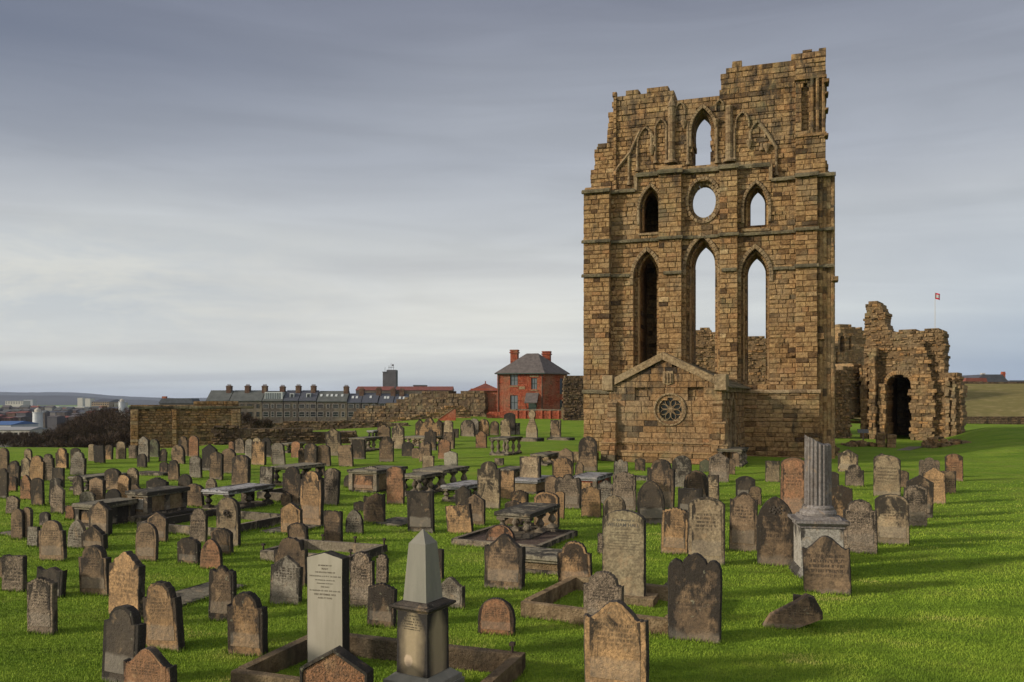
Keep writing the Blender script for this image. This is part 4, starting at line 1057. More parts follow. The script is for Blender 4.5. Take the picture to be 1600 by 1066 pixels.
b = MB(); b.box((-2, 0, 0), (6, 5, 6.0)); b.build('wall', M_CONC, rt); b = MB(); b.prism([(-2.2, 6.0), (6.2, 6.0), (5.6, 7.2), (-1.4, 7.2)], -.2, 5); b.build('roof', M_SLATE, rt)
b = MB(); b.box((-1.8, 1, 6.0), (-.9, 2, 7.7)); b.build('chimney', M_BRICK, rt)
rt = thing('outbuilding', (at(296, 0, 205).x, 205, -4), 0, 'brown brick stub with chimney above the boundary wall coping', 'building')
b = MB(); b.box((-1.5, 0, 0), (5, 5, 6.3)); b.build('wall', M_BRICK, rt); b = MB(); b.box((-1.7, -.2, 6.3), (5.2, 5.2, 6.5)); b.build('roof', M_SLATEB, rt)

# roofs and tower block behind the terrace
def far_block(name, x0, x1, yt, d, zb, dep, wall, roofm, label, cat='building', yr=None, rows=0, ncol=0):
    A = at(x0, yt, d); B_ = at(x1, yt, d); wd_ = B_.x - A.x; h = A.z - zb
    rt = thing(name, (A.x, d, zb), 0, label, cat)
    b = MB(); b.tint = .5; b.box((0, 0, 0), (wd_, dep, h)); b.build('wall', wall, rt)
    b = MB()
    if yr is not None:
        hr = at(x0, yr, d + dep / 2).z - zb
        b.prism([(-.4, h), (dep / 2, hr), (dep + .4, h)], -.3, wd_ + .3, bas=lambda p: (p[1], p[0], p[2]))
    else: b.box((-.3, -.3, h), (wd_ + .3, dep + .3, h + .5))
    b.build('roof', roofm, rt)
    if rows:
        for i in range(rows):
            for j in range(ncol):
                b = MB(); uu = wd_ * (j + .5) / ncol; zz = h - (i + .8) * 3.0; b.box((uu - wd_ / ncol * .3, -.06, zz), (uu + wd_ / ncol * .3, -.001, zz + 1.5))
                b.build('window', M_GLASS, rt)
    return rt
far_block('flats', 556, 612, 610, 420, -12, 14, M_GREYST, M_REDTILE, 'long red roofed block behind the terrace left of the tower block', yr=604)
far_block('flats', 618, 706, 610, 430, -12, 14, M_GREYST, M_REDTILE, 'long red roofed block behind the terrace right of the tower block', yr=604)
rt = far_block('tower_block', 598, 604, 582, 560, -12, 10, M_CONC, M_CONC, 'dark concrete tower block with rooftop aerials on the skyline', 'tower')
A = at(604, 578, 560); b = MB(); x_ = A.x - at(598, 0, 560).x; b.box((x_, 0, 0), (x_ + 6.2, 10, A.z + 12)); b.build('stair_tower', M_CONC, rt)
b = MB(); h = A.z + 12
for (u_, hh) in ((1.2, 3), (2.6, 4.5), (4.2, 4), (-1.5, 2)): b.tube((x_ + u_, 3, h - 1), (x_ + u_, 3, h + hh), .12)
b.box((x_ + .8, 2.5, h + 1.6), (x_ + 4.6, 3.5, h + 1.8)); b.lathe([(.7, 0), (.7, .2)], (0, 0, 0), 10, bas=lambda p: (x_ + 3.8 + p[0], 2.9 + p[2], h + 3.2 + p[1])); b.build('aerial', M_CONC, rt)
far_block('office_block', 646, 664, 603, 500, -12, 12, M_CONC, M_CONC, 'small dark flat-roofed block behind the red roofs')

# ------------------------------------------------------------------ far left: bay, town, beacons, hills
def hills(name, d, ys, col, dep):
    m_ = plain(name + '_land', col, .95, .35, .004)
    b = MB(); n_ = len(ys)
    for k, (x, y) in enumerate(ys):
        p = at(x, y, d); b.av((p.x, p.y - dep * .6, -29)); b.av((p.x, p.y, p.z)); b.av((p.x * 1.2, p.y + dep, -29))
    for k in range(n_ - 1): a = k * 3; b.face((a, a + 3, a + 4, a + 1)); b.face((a + 1, a + 4, a + 5, a + 2))
    o = b.build(name, m_, smooth=True); tag(o, kind='structure')
ys = []
for i in range(140):
    x = -500 + i * 9.5; y = 612.5 + ss(60, 260, x) * 9 + 1.6 * noise.noise(Vector((x * .012, 0, 0))) + .5 * noise.noise(Vector((x * .09, 4, 0))); ys.append((x, y))
hills('far_hills', 6400, ys, (.045, .055, .06), 1500)
ys = [(x, y + 5 + 1.5 * noise.noise(Vector((x * .02, 9, 0)))) for x, y in ys]
hills('near_hills', 4200, ys, (.04, .045, .05), 900)
b = MB(); i_ = [b.av(p) for p in ((-2200, 260, -26.2), (-60, 260, -26.2), (-60, 1150, -26.2), (-2200, 1150, -26.2))]; b.face(i_); 
m, n = newmat('river_water'); tcw = n.n('ShaderNodeTexCoord').outputs['Object']
finish(n, (.03, .045, .06, 1), .15, n.noise(tcw, .4, 4), .3, .1, .5); tag(b.build('river', m), kind='structure')
mast = at(55, 600, 6300); rt = thing('radio_mast', (mast.x, 5600, 0), 0, 'thin radio mast standing on the distant hills at far left', 'mast')
b = MB(); tz = at(55, 597, 5600).z; b.tube((0, 0, -28), (0, 0, tz), 5, 3.5); b.tube((0, 0, tz - 40), (0, 0, tz - 30), 8, 8); b.build('shaft', M_CONC, rt)
rt = None
def beacon(x0, x1, ytop, yb, d, label):
    A = at((x0 + x1) / 2, ytop, d); r_ = (x1 - x0) / 2 / F * d; zb = at(0, yb, d).z; H = A.z - zb
    rt = thing('harbour_light', (A.x, d, zb), 0, label, 'lighthouse', 'pair of white harbour lights')
    b = MB(); b.lathe([(r_ * 1.0, 0), (r_ * .94, H * .74), (r_ * 1.04, H * .75), (r_ * 1.04, H * .78)], (0, 0, 0), 20); b.build('tower', M_WHITE, rt, smooth=False)
    b = MB(); b.lathe([(r_ * .6, H * .78), (r_ * .6, H * .86), (r_ * .62, H * .90), (r_ * .3, H * .96), (r_ * .06, H)], (0, 0, 0), 14); b.build('lantern', M_CREAM, rt)
    b = MB()
    for k in range(12): a = k * math.pi / 6; b.tube((r_ * math.cos(a), r_ * math.sin(a), H * .78), (r_ * math.cos(a), r_ * math.sin(a), H * .84), r_ * .03, seg=4)
    b.build('railing', M_WHITE, rt)
    b = MB(); b.box((-r_ * 1.4, -r_ * 1.4, -3), (r_ * 1.8, r_ * 1.4, 0)); b.build('base', M_CREAM, rt)
beacon(51.5, 66.5, 637, 670, 420, 'white cylindrical harbour light nearer the left edge above the sheds')
beacon(185.5, 195.5, 623, 645.5, 540, 'smaller white harbour light just left of the boundary wall')
r2 = random.Random(5); M_TOMBW = plain('pale_render', (.20, .185, .17), .8, .2, .3)
walls_ = [M_GREYST, M_SOOTB, M_GREYST, M_CONC, M_TOMBW]; roofs_ = [M_SLATE, M_REDTILE, M_SLATEB, M_SLATEG]
far_block('harbour_shed', -30, 46, 672, 300, -14, 12, M_CREAM, M_LEAD, 'long pale low harbour shed at the left edge below the white light', 'shed', yr=667, rows=1, ncol=9)
far_block('harbour_shed', -20, 17, 664, 380, -20, 22, M_WHITE, plain('blue_sheet_roof', (.05, .12, .30), .5, .1, .2, .1), 'blue roofed harbour shed behind the long pale shed', 'shed', yr=658)
far_block('far_hall', 143, 170, 628, 1500, -27, 60, M_DRESS, M_SLATE, 'large stone hall with dark roof across the river near the right harbour light', yr=624, rows=2, ncol=8)
far_block('far_hall', 168, 184, 630, 1520, -27, 40, M_CREAM, M_CREAM, 'pale extension right of the large stone hall across the river')
far_block('far_flats', 8, 36, 627, 2600, -28, 40, M_CREAM, M_CREAM, 'pale multi-storey block at far left below the hills', rows=3, ncol=7)
far_block('far_warehouse', 52, 92, 635.5, 1700, -27, 30, M_CREAM, M_WHITE, 'long thin white warehouse right behind the nearer harbour light')
far_block('far_warehouse', 92, 134, 636, 1720, -27, 30, M_CREAM, M_WHITE, 'second long thin white warehouse nearer the stone hall')
far_block('far_flats', 121, 129, 622, 3000, -28, 30, M_CREAM, M_CREAM, 'faint pale tower flats below the hills left of the stone hall')
far_block('far_flats', 133, 141, 623, 2900, -28, 30, M_CREAM, M_CREAM, 'faint grey tower flats touching the left end of the stone hall')
far_block('far_warehouse', 37, 51, 625, 3300, -28, 30, M_LEAD, M_LEAD, 'faint blue-grey warehouse under the radio mast')
TOWN_LAB = 'small hazy town house among the distant roofs beyond the scrub at far left'
for row, (d, y0) in enumerate(((620, 652), (800, 646), (1000, 642), (1300, 638))):
    x = -60 + row * 5
    while x < 205 - row * 0:
        w_ = r2.uniform(7, 17) * (1 if row < 2 else .9)
        if not (46 < x + w_ and x < 70 and row == 0):
            y = y0 + r2.uniform(-2.0, 2.0)
            th = far_block('town_house', x, x + w_ * .92, y, d + r2.uniform(-30, 30), -27, r2.uniform(8, 14), r2.choice(walls_), r2.choice(roofs_),
                      TOWN_LAB, 'house', yr=y - r2.uniform(1.6, 3.0), rows=0)
            th['group'] = 'small houses of the distant town'
        x += w_ + r2.uniform(0, 3)

# leafless scrub on the slope to the left
def scrub():
    rs = np.random.RandomState(8)
    clumps = []
    def add(x, y, d, r_, ry=1.0): p = at(x, y, d); clumps.append((p.x, p.y, p.z, r_ / F * d, r_ * ry / F * d))
    for (x, y, d, r_) in ((150, 672, 92, 26), (175, 668, 90, 28), (125, 676, 88, 22), (196, 676, 84, 26), (100, 684, 80, 17), (165, 648, 98, 12), (148, 652, 100, 13), (180, 652, 96, 14), (203, 655, 94, 16), (130, 660, 98, 13), (80, 688, 78, 12), (112, 668, 96, 12),
                         (60, 692, 74, 10), (45, 698, 70, 10), (85, 700, 68, 12), (120, 698, 68, 14), (150, 696, 68, 15), (185, 694, 68, 15), (15, 682, 110, 7), (35, 683, 108, 7), (0, 684, 110, 7), (55, 684, 104, 8), (-25, 684, 110, 8), (25, 704, 64, 8), (5, 708, 62, 7),
                         (215, 650, 100, 10), (225, 690, 72, 8), (-10, 690, 96, 12), (10, 690, 96, 11), (28, 690, 94, 11), (48, 688, 92, 12), (-30, 690, 96, 12), (70, 705, 62, 10), (95, 703, 62, 12), (120, 702, 62, 13), (145, 698, 63, 14), (170, 694, 63, 14), (193, 690, 62, 14), (45, 708, 60, 9), (20, 712, 60, 8), (385, 655, 80, 9), (400, 662, 78, 8), (418, 664, 78, 8), (100, 676, 92, 14), (75, 680, 90, 9)):
        add(x, y, d, r_)
    V = []; t = []
    for (cx, cy, cz, r_, rz) in clumps:
        n_ = int(3600 * max(.4, (r_ / 1.5)) ** 1.3)
        u = rs.normal(size=(n_, 3)); u /= np.linalg.norm(u, axis=1)[:, None]; u *= (rs.uniform(0, 1, n_) ** .45)[:, None]
        lump = 1 + .25 * np.sin(u[:, :1] * 7 + cx) * np.sin(u[:, 2:3] * 6 + cy)
        P = np.array([cx, cy, cz]) + u * lump * np.array([r_ * 1.05, r_, rz])
        dr = u * .7 + rs.normal(size=(n_, 3)) * .5 + np.array([0, 0, .55]); dr /= np.linalg.norm(dr, axis=1)[:, None]
        L = rs.uniform(.12, .42, n_)[:, None]; sd = rs.normal(size=(n_, 3)); sd = np.cross(dr, sd); sd /= np.linalg.norm(sd, axis=1)[:, None]
        wdt = rs.uniform(.012, .03, n_)[:, None]
        V.append(np.stack([P - sd * wdt, P + sd * wdt, P + dr * L], 1).reshape(-1, 3)); t.append(np.repeat(rs.uniform(0, 1, n_), 3))
    V = np.concatenate(V); t = np.concatenate(t); n_ = len(V) // 3
    me = D.meshes.new('leafless_scrub'); me.vertices.add(n_ * 3); me.vertices.foreach_set('co', V.ravel())
    me.loops.add(n_ * 3); me.loops.foreach_set('vertex_index', np.arange(n_ * 3, dtype=np.int32))
    me.polygons.add(n_); me.polygons.foreach_set('loop_start', np.arange(0, n_ * 3, 3, dtype=np.int32)); me.polygons.foreach_set('loop_total', np.full(n_, 3, dtype=np.int32))
    a_ = me.attributes.new('tint', 'FLOAT', 'POINT'); a_.data.foreach_set('value', t)
    m_, n2 = newmat('twig'); c_ = n2.ramp(n2.n('ShaderNodeAttribute', attribute_name='tint').outputs['Fac'], [(0, (.022, .016, .013)), (.7, (.06, .04, .03)), (1, (.10, .07, .045))]); finish(n2, c_, .9)
    me.materials.append(m_); me.update(calc_edges=True)
    o = D.objects.new('leafless_scrub', me); COL.objects.link(o)
    tag(o, 'dark brown leafless thicket on the slope left of the boundary wall', 'scrub', kind='stuff')
scrub()
#@@GRAVES
# ------------------------------------------------------------------ headstones
YAW = math.radians(-19)
def top_curve(sh, x, r):
    a = abs(x)
    if sh == 'R': return .5 * math.sqrt(max(0, 1 - x * x))
    if sh == 'S': return .2 * (math.sqrt(max(0, 1.6 - x * x)) - math.sqrt(.6)) / (math.sqrt(1.6) - math.sqrt(.6))
    if sh == 'G': return .30 * (1 - a)
    if sh == 'W': return .13 * (1 - a)
    if sh == 'P':
        Rr = 1.35 * .5; return .62 * math.sqrt(max(0, (Rr * 2) ** 2 - (a + Rr * 2 - 1) ** 2)) * 1.0
    if sh == 'H': return 0 if a > .70 else .07 + .26 * math.sqrt(max(0, 1 - (a / .70) ** 2))
    if sh == 'O': return .30 * (.5 + .5 * math.cos(math.pi * min(1, a * 1.05))) + (.035 if a > .92 else 0)
    if sh == 'F': return .012 * math.sin(x * 9)
    if sh == 'T': return (.10 + .17 * math.sqrt(max(0, 1 - (a / .42) ** 2))) if a < .42 else .15 * math.sqrt(max(0, 1 - ((a - .71) / .29) ** 2))
    if sh == 'C': return .17 * (1 - a) ** .8 + .055 * abs(math.sin(3.6 * math.pi * x))
    if sh == 'L': return 0 if a > .76 else .06 + .24 * (1 - a / .76)
    if sh == 'B': return .16 * (x + 1) / 2 + .05 * math.sin(x * 5 + 1)
    return 0
def profile(sh, wd_, h, r, sink=.28, rough=.006):
    if sh == 'K':   # waisted stem under a round head
        P = [(.5 * wd_, -sink), (.5 * wd_, h * .28), (.40 * wd_, h * .42), (.24 * wd_, h * .58), (.19 * wd_, h * .68)]
        P += [(.30 * wd_ * math.cos(a), h * .83 + h * .155 * math.sin(a)) for a in (-.9, -.5, 0, .5, 1.0, 1.4)]
        return [(-.5 * wd_, -sink)] + P + [(-x, z) for x, z in P[::-1][:-1]]
    n = 30; tops = [top_curve(sh, 1 - 2 * i / n, r) for i in range(n + 1)]
    rise = max(tops) * wd_; hs = h - rise; fl = r.uniform(-.012, .012)
    P = [(-wd_ / 2 + .01, -sink), (wd_ / 2 - .01, -sink)]
    for k in range(1, 5): P.append((wd_ / 2 + r.uniform(-rough, rough) * .6 + fl * k / 5, hs * k / 5))
    for i in range(n + 1):
        x = 1 - 2 * i / n
        P.append((x * wd_ / 2 + fl * .5 + r.uniform(-rough, rough) * .5 * (abs(x) < .98), hs + tops[i] * wd_ + r.uniform(-rough, rough)))
    for k in range(4, 0, -1): P.append((-wd_ / 2 + r.uniform(-rough, rough) * .6, hs * k / 5))
    return P
TONE = {'b': 'buff', 'o': 'ochre', 'O': 'orange', 'n': 'brown', 'd': 'dark', 'k': 'black', 'g': 'grey', 'p': 'pink', 'w': 'white', 'v': 'green'}
TW = {'b': 'buff', 'o': 'ochre', 'O': 'orange', 'n': 'brown', 'd': 'dark brown', 'k': 'blackened', 'g': 'grey', 'p': 'pinkish', 'w': 'white', 'v': 'mossy green'}
SW = {'R': 'round-topped', 'S': 'curved-topped', 'G': 'gabled', 'W': 'low-gabled', 'P': 'pointed-arch', 'H': 'shouldered', 'O': 'wavy-topped', 'F': 'flat-topped', 'T': 'three-lobed', 'C': 'scroll-topped', 'L': 'peaked shouldered', 'B': 'broken-topped', 'K': 'waisted cross-headed'}
# photo pixels: centre x, top y, base y, width, shape, tone, lean (degrees, + leans right)
ST = """5 700 737 16 R n 0;5 732 779 14 H k 0;21 720 760 18 H d 0;40 714 746 14 G b 0;45 701 728 12 R b 0;58 712 752 22 H o 0;41 742 781 17 P O 0;59 747 790 19 S d 0
77 709 752 17 H p 0;91 731 762 18 F k 0;97 700 732 18 H o 0;122 706 743 22 H g 0;118 700 726 15 S b 0;117 723 742 14 R k 0;90 757 802 20 L p 0;86 747 788 18 S g 0;19 775 804 19 S p 5
28 795 843 19 R n -1;43 793 843 13 S d 0;52 823 854 17 F g 0;83 813 876 40 H n -1;120 812 857 27 P g 2;148 820 859 36 L n 0;157 783 836 31 G n 0;137 768 788 24 S g 0;123 743 775 15 R p 0
152 746 785 22 C n 0;176 732 767 23 S n 0;177 764 788 24 R k -2;193 742 783 18 S o 3;207 731 760 18 R b 0;143 694 720 10 S b 0;156 696 724 16 F k -1;170 695 718 12 S o 0;189 690 717 15 S b 0
209 696 716 14 F p 0;225 682 722 16 G g 1;222 709 731 14 R k -1;241 686 714 16 R v 2;254 701 722 12 H k 3;279 695 725 20 R n 0;287 682 712 15 H d 0;303 681 714 15 R O 0;272 719 751 17 H d -3
246 746 770 31 C k 0;211 756 772 22 O d 0;289 741 770 20 R k 0;304 756 792 28 S d 0;306 713 747 18 S g 0;338 706 750 20 C n 0;328 694 736 22 G k 0;357 701 740 23 R n -2;376 711 762 26 S d 0
375 685 708 15 R p 0;389 686 717 12 R g 0;404 690 727 21 F o 0;402 684 700 13 R b 0;417 684 714 14 R k 0;362 690 706 9 S O 0;436 692 727 20 S g -5;462 690 715 14 S O 0;472 700 726 11 H n 0
486 693 729 19 S d 0;506 695 729 22 S d -2;522 669 712 24 G b 0;541 695 729 22 F n -4;561 687 717 20 F d 0;416 729 768 20 F g 2;457 729 792 29 H d 0;487 736 822 33 H o 0;517 732 789 23 S p 0;581 728 768 25 C g 0
456 785 835 32 G o 0;466 817 851 31 S d 0;455 840 915 50 H d 0;521 798 849 28 F d 1;554 796 834 27 P g -2;585 771 817 33 B d 0;562 783 800 18 C d 0;357 777 853 35 R b -1;347 825 866 32 S d 0;310 795 849 26 H p 0
296 840 881 33 S d 0;330 842 889 33 P O 0;387 760 786 20 S p 0;229 817 877 33 R n -1;246 800 846 30 G n -2;22 868 924 34 F p 0;2 872 905 14 F d 0;78 884 932 42 B k 8;66 903 990 42 C p -1;150 852 929 45 H n -1
197 861 963 48 L o 0;191 947 1068 56 H k 0;235 1010 1096 75 O O 0;258 909 1014 53 H o -5;347 884 970 40 T d 0;387 925 1023 57 H o 0;446 868 944 47 L g 0;566 862 949 37 H p 0;597 866 914 18 H p 0
596 911 979 43 C n 1;684 857 905 17 F n 0;704 902 949 42 O g 0;788 835 920 60 O d 0;899 846 919 53 H o -1;776 934 991 57 R O 0;943 892 984 61 H p 0;963 937 1080 98 O o 0;1085 866 1001 83 T d 1
1293 838 927 75 O n -1;919 682 737 29 R n -1;884 700 742 24 G n 0;879 715 762 31 S o 0;924 760 808 31 C o 0;970 718 747 22 T g 0;976 737 799 36 C p -1;945 750 787 24 G g 3;960 774 822 36 R b 0;1019 750 819 44 P k -2
1032 718 796 42 H d 0;1065 712 762 31 R g 0;1088 735 792 38 R d 0;1078 763 802 38 F k 0;1115 742 783 18 F b 0;1123 707 754 32 G p 0;1102 717 738 18 G v 0;1143 717 742 12 S d 0;1165 744 778 31 S k 0
1054 793 866 42 C o 0;1104 777 883 58 S b 0;1161 769 862 44 O n 0;1213 776 884 60 P n -1;1239 715 814 41 S O 0;1207 720 753 23 F b 0;1325 702 738 32 G b 0;1335 726 760 29 H p 0;1386 711 776 43 S b -1
1378 708 730 25 G p 0;1452 715 748 32 T p 0;1491 709 752 28 S O 0;1481 736 771 25 F n 0;1460 731 788 36 G o 0;1436 742 810 42 G n 0;1430 758 823 36 C p 0;1394 772 851 54 S b 0;1344 781 864 53 H p 0
1313 758 832 38 C o 0;1300 737 767 22 S d 0;622 663 701 19 G b 0;604 682 722 22 H d 0;637 691 713 18 S k 0;665 690 722 19 S n -1;673 672 704 18 T d 0;694 687 717 19 S O 0;701 675 701 18 F n 0;669 712 733 18 F b 0
705 705 730 20 C w 0;731 656 682 22 R p 0;741 654 681 14 R g 0;756 655 681 17 R o 0;773 658 680 14 R d 0;790 655 686 16 R b -1;797 645 679 17 S k 0;809 661 679 7 F g 0;752 673 700 17 L O 0
868 656 683 16 F b 0;618 729 788 27 S O 0;658 767 832 41 F k 0;720 789 834 39 F o -6;742 772 821 31 G n 0;724 759 792 24 O k 0;764 721 795 35 H b -1;793 735 780 22 F o 0;829 713 768 32 F b -1;812 766 792 27 C o 0
803 782 822 28 S d 0;854 769 825 38 S o 0;874 768 811 15 S o 0;862 744 777 20 S n 0;887 741 795 40 T p 0;780 716 728 14 F p 0;700 657 681 15 S b 0;712 670 684 9 F k 0;600 664 686 20 T n 0;782 820 850 46 R O 0;939 833 866 11 S p 0
543 673 690 26 F p 0;831 640 684 18 K b 0;868 656 684 17 K n 0;20 728 752 15 S n 0;110 790 812 14 F O 0;650 700 716 12 S n 0;1410 735 762 20 S d 0;1250 742 770 16 R n 0;330 748 772 16 R p 0;256 722 742 13 S n 0
430 700 722 13 S n 0;448 770 792 16 S d 0;545 742 762 15 R k 0;500 722 744 14 R d 0;1180 760 790 20 S n 0;1000 716 736 16 S n 0;1150 708 730 12 S n 0;905 722 745 13 H n 0;20 745 768 13 S O 0;70 800 824 15 S g 0"""
LM = [("white headstone", 513, 960), ("stone obelisk", 657, 960), ("fluted broken column", 1277, 830), ("rose window chapel", 1040, 715), ("big pale chest tomb", 238, 800), ("gravel-bordered table tomb", 810, 835),
      ("brown boundary wall", 290, 690), ("red brick house", 830, 655), ("tall lettered buff headstone", 975, 900), ("fallen stone fragment", 1236, 965), ("white slab table tomb", 350, 790), ("long middle table tomb", 690, 760),
      ("leafless scrub", 110, 715), ("priory gable's right corner", 1300, 725), ("ruined doorway", 1415, 700), ("far baluster table tomb", 790, 705), ("rubble wall", 450, 700), ("dark chest tomb", 150, 815),
      ("orange gabled stone", 526, 1055), ("reddish wavy stone at lower left", 235, 1050), ("tall ochre twin stone", 487, 800), ("grassy mound", 1500, 730), ("reddish three-lobed stone", 1085, 950), ("leaning black stone", 78, 930)]
ORD = ['', 'second', 'third', 'fourth', 'fifth', 'sixth', 'seventh', 'eighth']
stones = []
for chunk in ST.replace('\n', ';').split(';'):
    q = chunk.split(); x, yt, yb, w_ = map(float, q[:4]); stones.append((x, yt, yb, w_, q[4], q[5], float(q[6])))
stones.sort(key=lambda s: (-s[2], s[0]))
def label_of(items):
    """one label per stone, from its look and the nearest landmark"""
    keyed = {}; out_ = []
    for s in items:
        x, yt, yb, w_, sh, tn, ln = s
        best = min((((x - lx) / 1.0) ** 2 + ((yb - ly) * 1.7) ** 2, nm, lx, ly) for nm, lx, ly in LM if (abs(x - lx) + abs(yb - ly)) > 24 or True)
        _, nm, lx, ly = best; dx, dy = x - lx, yb - ly
        if abs(dy) * 1.6 > abs(dx): di = 'behind the ' if dy < 0 else 'in front of the '
        else: di = 'left of the ' if dx < 0 else 'right of the '
        asp = (yb - yt) / w_
        sz = 'tall' if asp > 2.1 else ('squat' if asp < 1.25 else '')
        le = 'leaning ' if abs(ln) >= 3 else ''
        key = (sz, TW[tn], sh, le, di, nm)
        keyed.setdefault(key, []).append((best[0], s)); out_.append((s, key))
    lab = {}
    for key, L in keyed.items():
        L.sort(key=lambda t: t[0])
        for i, (_, s) in enumerate(L):
            sz, tw, sh, le, di, nm = key
            base = ' '.join(p for p in (sz, le.strip(), tw, SW[sh], 'headstone') if p)
            pre = '' if len(L) == 1 else ('nearest ' if i == 0 else ORD[i] + ' nearest ')
            lab[s] = (pre + base + ' ' + di + nm).strip()
    return lab
LAB = label_of(stones)
def gravestone(s):
    x, yt, yb, w_, sh, tn, ln = s
    r = random.Random(int(x * 131 + yb * 17))
    g = on_ground(x, yb); d = g.y
    rz = YAW + math.radians(r.uniform(-6, 6))
    wd_ = w_ / F * d / (math.cos(rz) - g.x / g.y * math.sin(rz))
    h = (yb - yt) / F * d
    t = min(.17, max(.07, wd_ * r.uniform(.13, .19)))
    b = MB(); b.tint = r.random()
    P = profile(sh, wd_, h, r, rough=.004 + .008 * (tn in 'opd'))
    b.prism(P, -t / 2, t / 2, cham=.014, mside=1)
    edge = GM['white'] if tn == 'w' else (M_BUFFEDGE if (tn in 'bgp' and r.random() < .45) else M_CRUST)  # most side faces get a darker stone than the front
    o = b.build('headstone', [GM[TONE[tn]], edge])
    o.location = g; o.rotation_euler = (math.radians(r.uniform(-3, 3)), math.radians(ln + r.uniform(-1.2, 1.2)), rz)
    tag(o, LAB[s], 'headstone', 'headstones standing in the grass of the graveyard')
    if w_ >= 30 and sh != 'K' and r.random() < .8:
        k = .80; b = MB(); hs = h * .93
        P2 = [(px_ * k, .10 * h + (pz_) * .86) for px_, pz_ in P if pz_ > 0.0]
        P2 = [(-wd_ / 2 * k, .14 * h), (wd_ / 2 * k, .14 * h)] + [p for p in P2 if p[1] > .16 * h]
        b.prism(P2, -t / 2 - .005, -t / 2 + .004, cham=.004); b.build('inscription_panel', GM[TONE[tn]], o)
    return o
SO = {}
for s in stones: SO[(s[0], s[1])] = gravestone(s)

# --- lettering
def lettering(lines, parent, y, mat=M_WORN, name='lettering', ex=.001):
    """lines: (text, size, x centre, z baseline)"""
    V = []; Fc = []
    dg = bpy.context.evaluated_depsgraph_get()
    for (tx, size, xc, z) in lines:
        cu = D.curves.new('lettering_curve', 'FONT'); cu.body = tx; cu.size = size; cu.align_x = 'CENTER'; cu.extrude = ex; cu.resolution_u = 2; cu.offset = size * .015
        ob = D.objects.new('tmp', cu); COL.objects.link(ob); dg.update()
        me = bpy.data.meshes.new_from_object(ob.evaluated_get(bpy.context.evaluated_depsgraph_get()))
        n0 = len(V)
        V += [(xc + v.co.x, y - v.co.z, z + v.co.y) for v in me.vertices]
        Fc += [tuple(n0 + i for i in p.vertices) for p in me.polygons]
        D.objects.remove(ob); D.curves.remove(cu); D.meshes.remove(me)
    b = MB(); b.v = V; b.t = [.5] * len(V); b.f = Fc; b.m = [0] * len(Fc)
    return b.build(name, mat, parent)
def strokes(rows, parent, y, r, name='worn_lettering', mat=M_WORN):
    """rows of letters too worn to read: (xc, z, half width, height)"""
    b = MB()
    for (xc, z, hw, h) in rows:
        x = xc - hw
        while x < xc + hw:
            wl_ = r.uniform(.5, 1.0) * h * .25
            if r.random() > .2: b.tint = r.random(); b.box((x, y - .0022, z + r.uniform(0, .1) * h), (x + wl_, y + .004, z + h * r.uniform(.7, 1)))
            x += wl_ + h * r.uniform(.22, .4)
    return b.build(name, mat, parent)

# the tall lettered buff headstone inside the kerbed plot
def hero(x, yt, yb, w_, sh, mats, label, t=.14, rz=YAW, sink=.3, rough=.004):
    g = on_ground(x, yb); d = g.y; wd_ = w_ / F * d / (math.cos(rz) - g.x / g.y * math.sin(rz)); h = (yb - yt) / F * d
    b = MB(); b.prism(profile(sh, wd_, h, random.Random(int(x)), sink, rough), -t / 2, t / 2, cham=.012, mside=1)
    o = b.build('headstone', mats); o.location = g; o.rotation_euler = (0, 0, rz); tag(o, label, 'headstone')
    return o, wd_, h, t
r3 = random.Random(77)
o, wd_, h, t = hero(975, 797, 940, 66, 'S', [GM['lettered'], M_BUFFEDGE], 'tall greenish buff headstone with leaded capitals, in the empty kerbed plot')
y_ = -t / 2
lettering([('To the Memory of', wd_ * .07, 0, h * .885), ('WILLIAM HALL', wd_ * .115, 0, h * .825)], o, y_ - .001, mat=M_INK)
strokes([(0, h * k, wd_ * hw, .016) for k, hw in ((.79, .2), (.755, .36), (.725, .30), (.695, .2), (.665, .36), (.635, .4), (.605, .4), (.575, .38))], o, y_, r3, mat=M_WORN)
b = MB(); b.tint = .6; b.block((-wd_ * .62, -.22, -.1), (wd_ * .75, .22, .12), cz=.015); b.build('foot_block', M_DRESS, o)
# the white headstone
o, wd_, h, t = hero(513, 862, 1043, 57, 'W', [M_SMOOTHW, M_CRUST], 'clean white low-gabled headstone with fine lettering, taller than the stones round it', t=.17, rz=math.radians(-16), rough=.001)
y_ = -t / 2
lettering([('IN MEMORY OF', wd_ * .052, 0, h * .885), ('MARY', wd_ * .068, 0, h * .855), ('THE BELOVED WIFE OF', wd_ * .052, 0, h * .826)], o, y_ - .001)
strokes([(0, h * .792, wd_ * .42, .020), (0, h * .760, wd_ * .26, .014), (0, h * .732, wd_ * .22, .014), (0, h * .668, wd_ * .42, .020)], o, y_, r3)
lettering([('AND ALSO', wd_ * .048, 0, h * .702), ('DIED SEPTEMBER 10TH', wd_ * .058, 0, h * .636), ('AGED 77 YEARS', wd_ * .055, 0, h * .606)], o, y_ - .001)
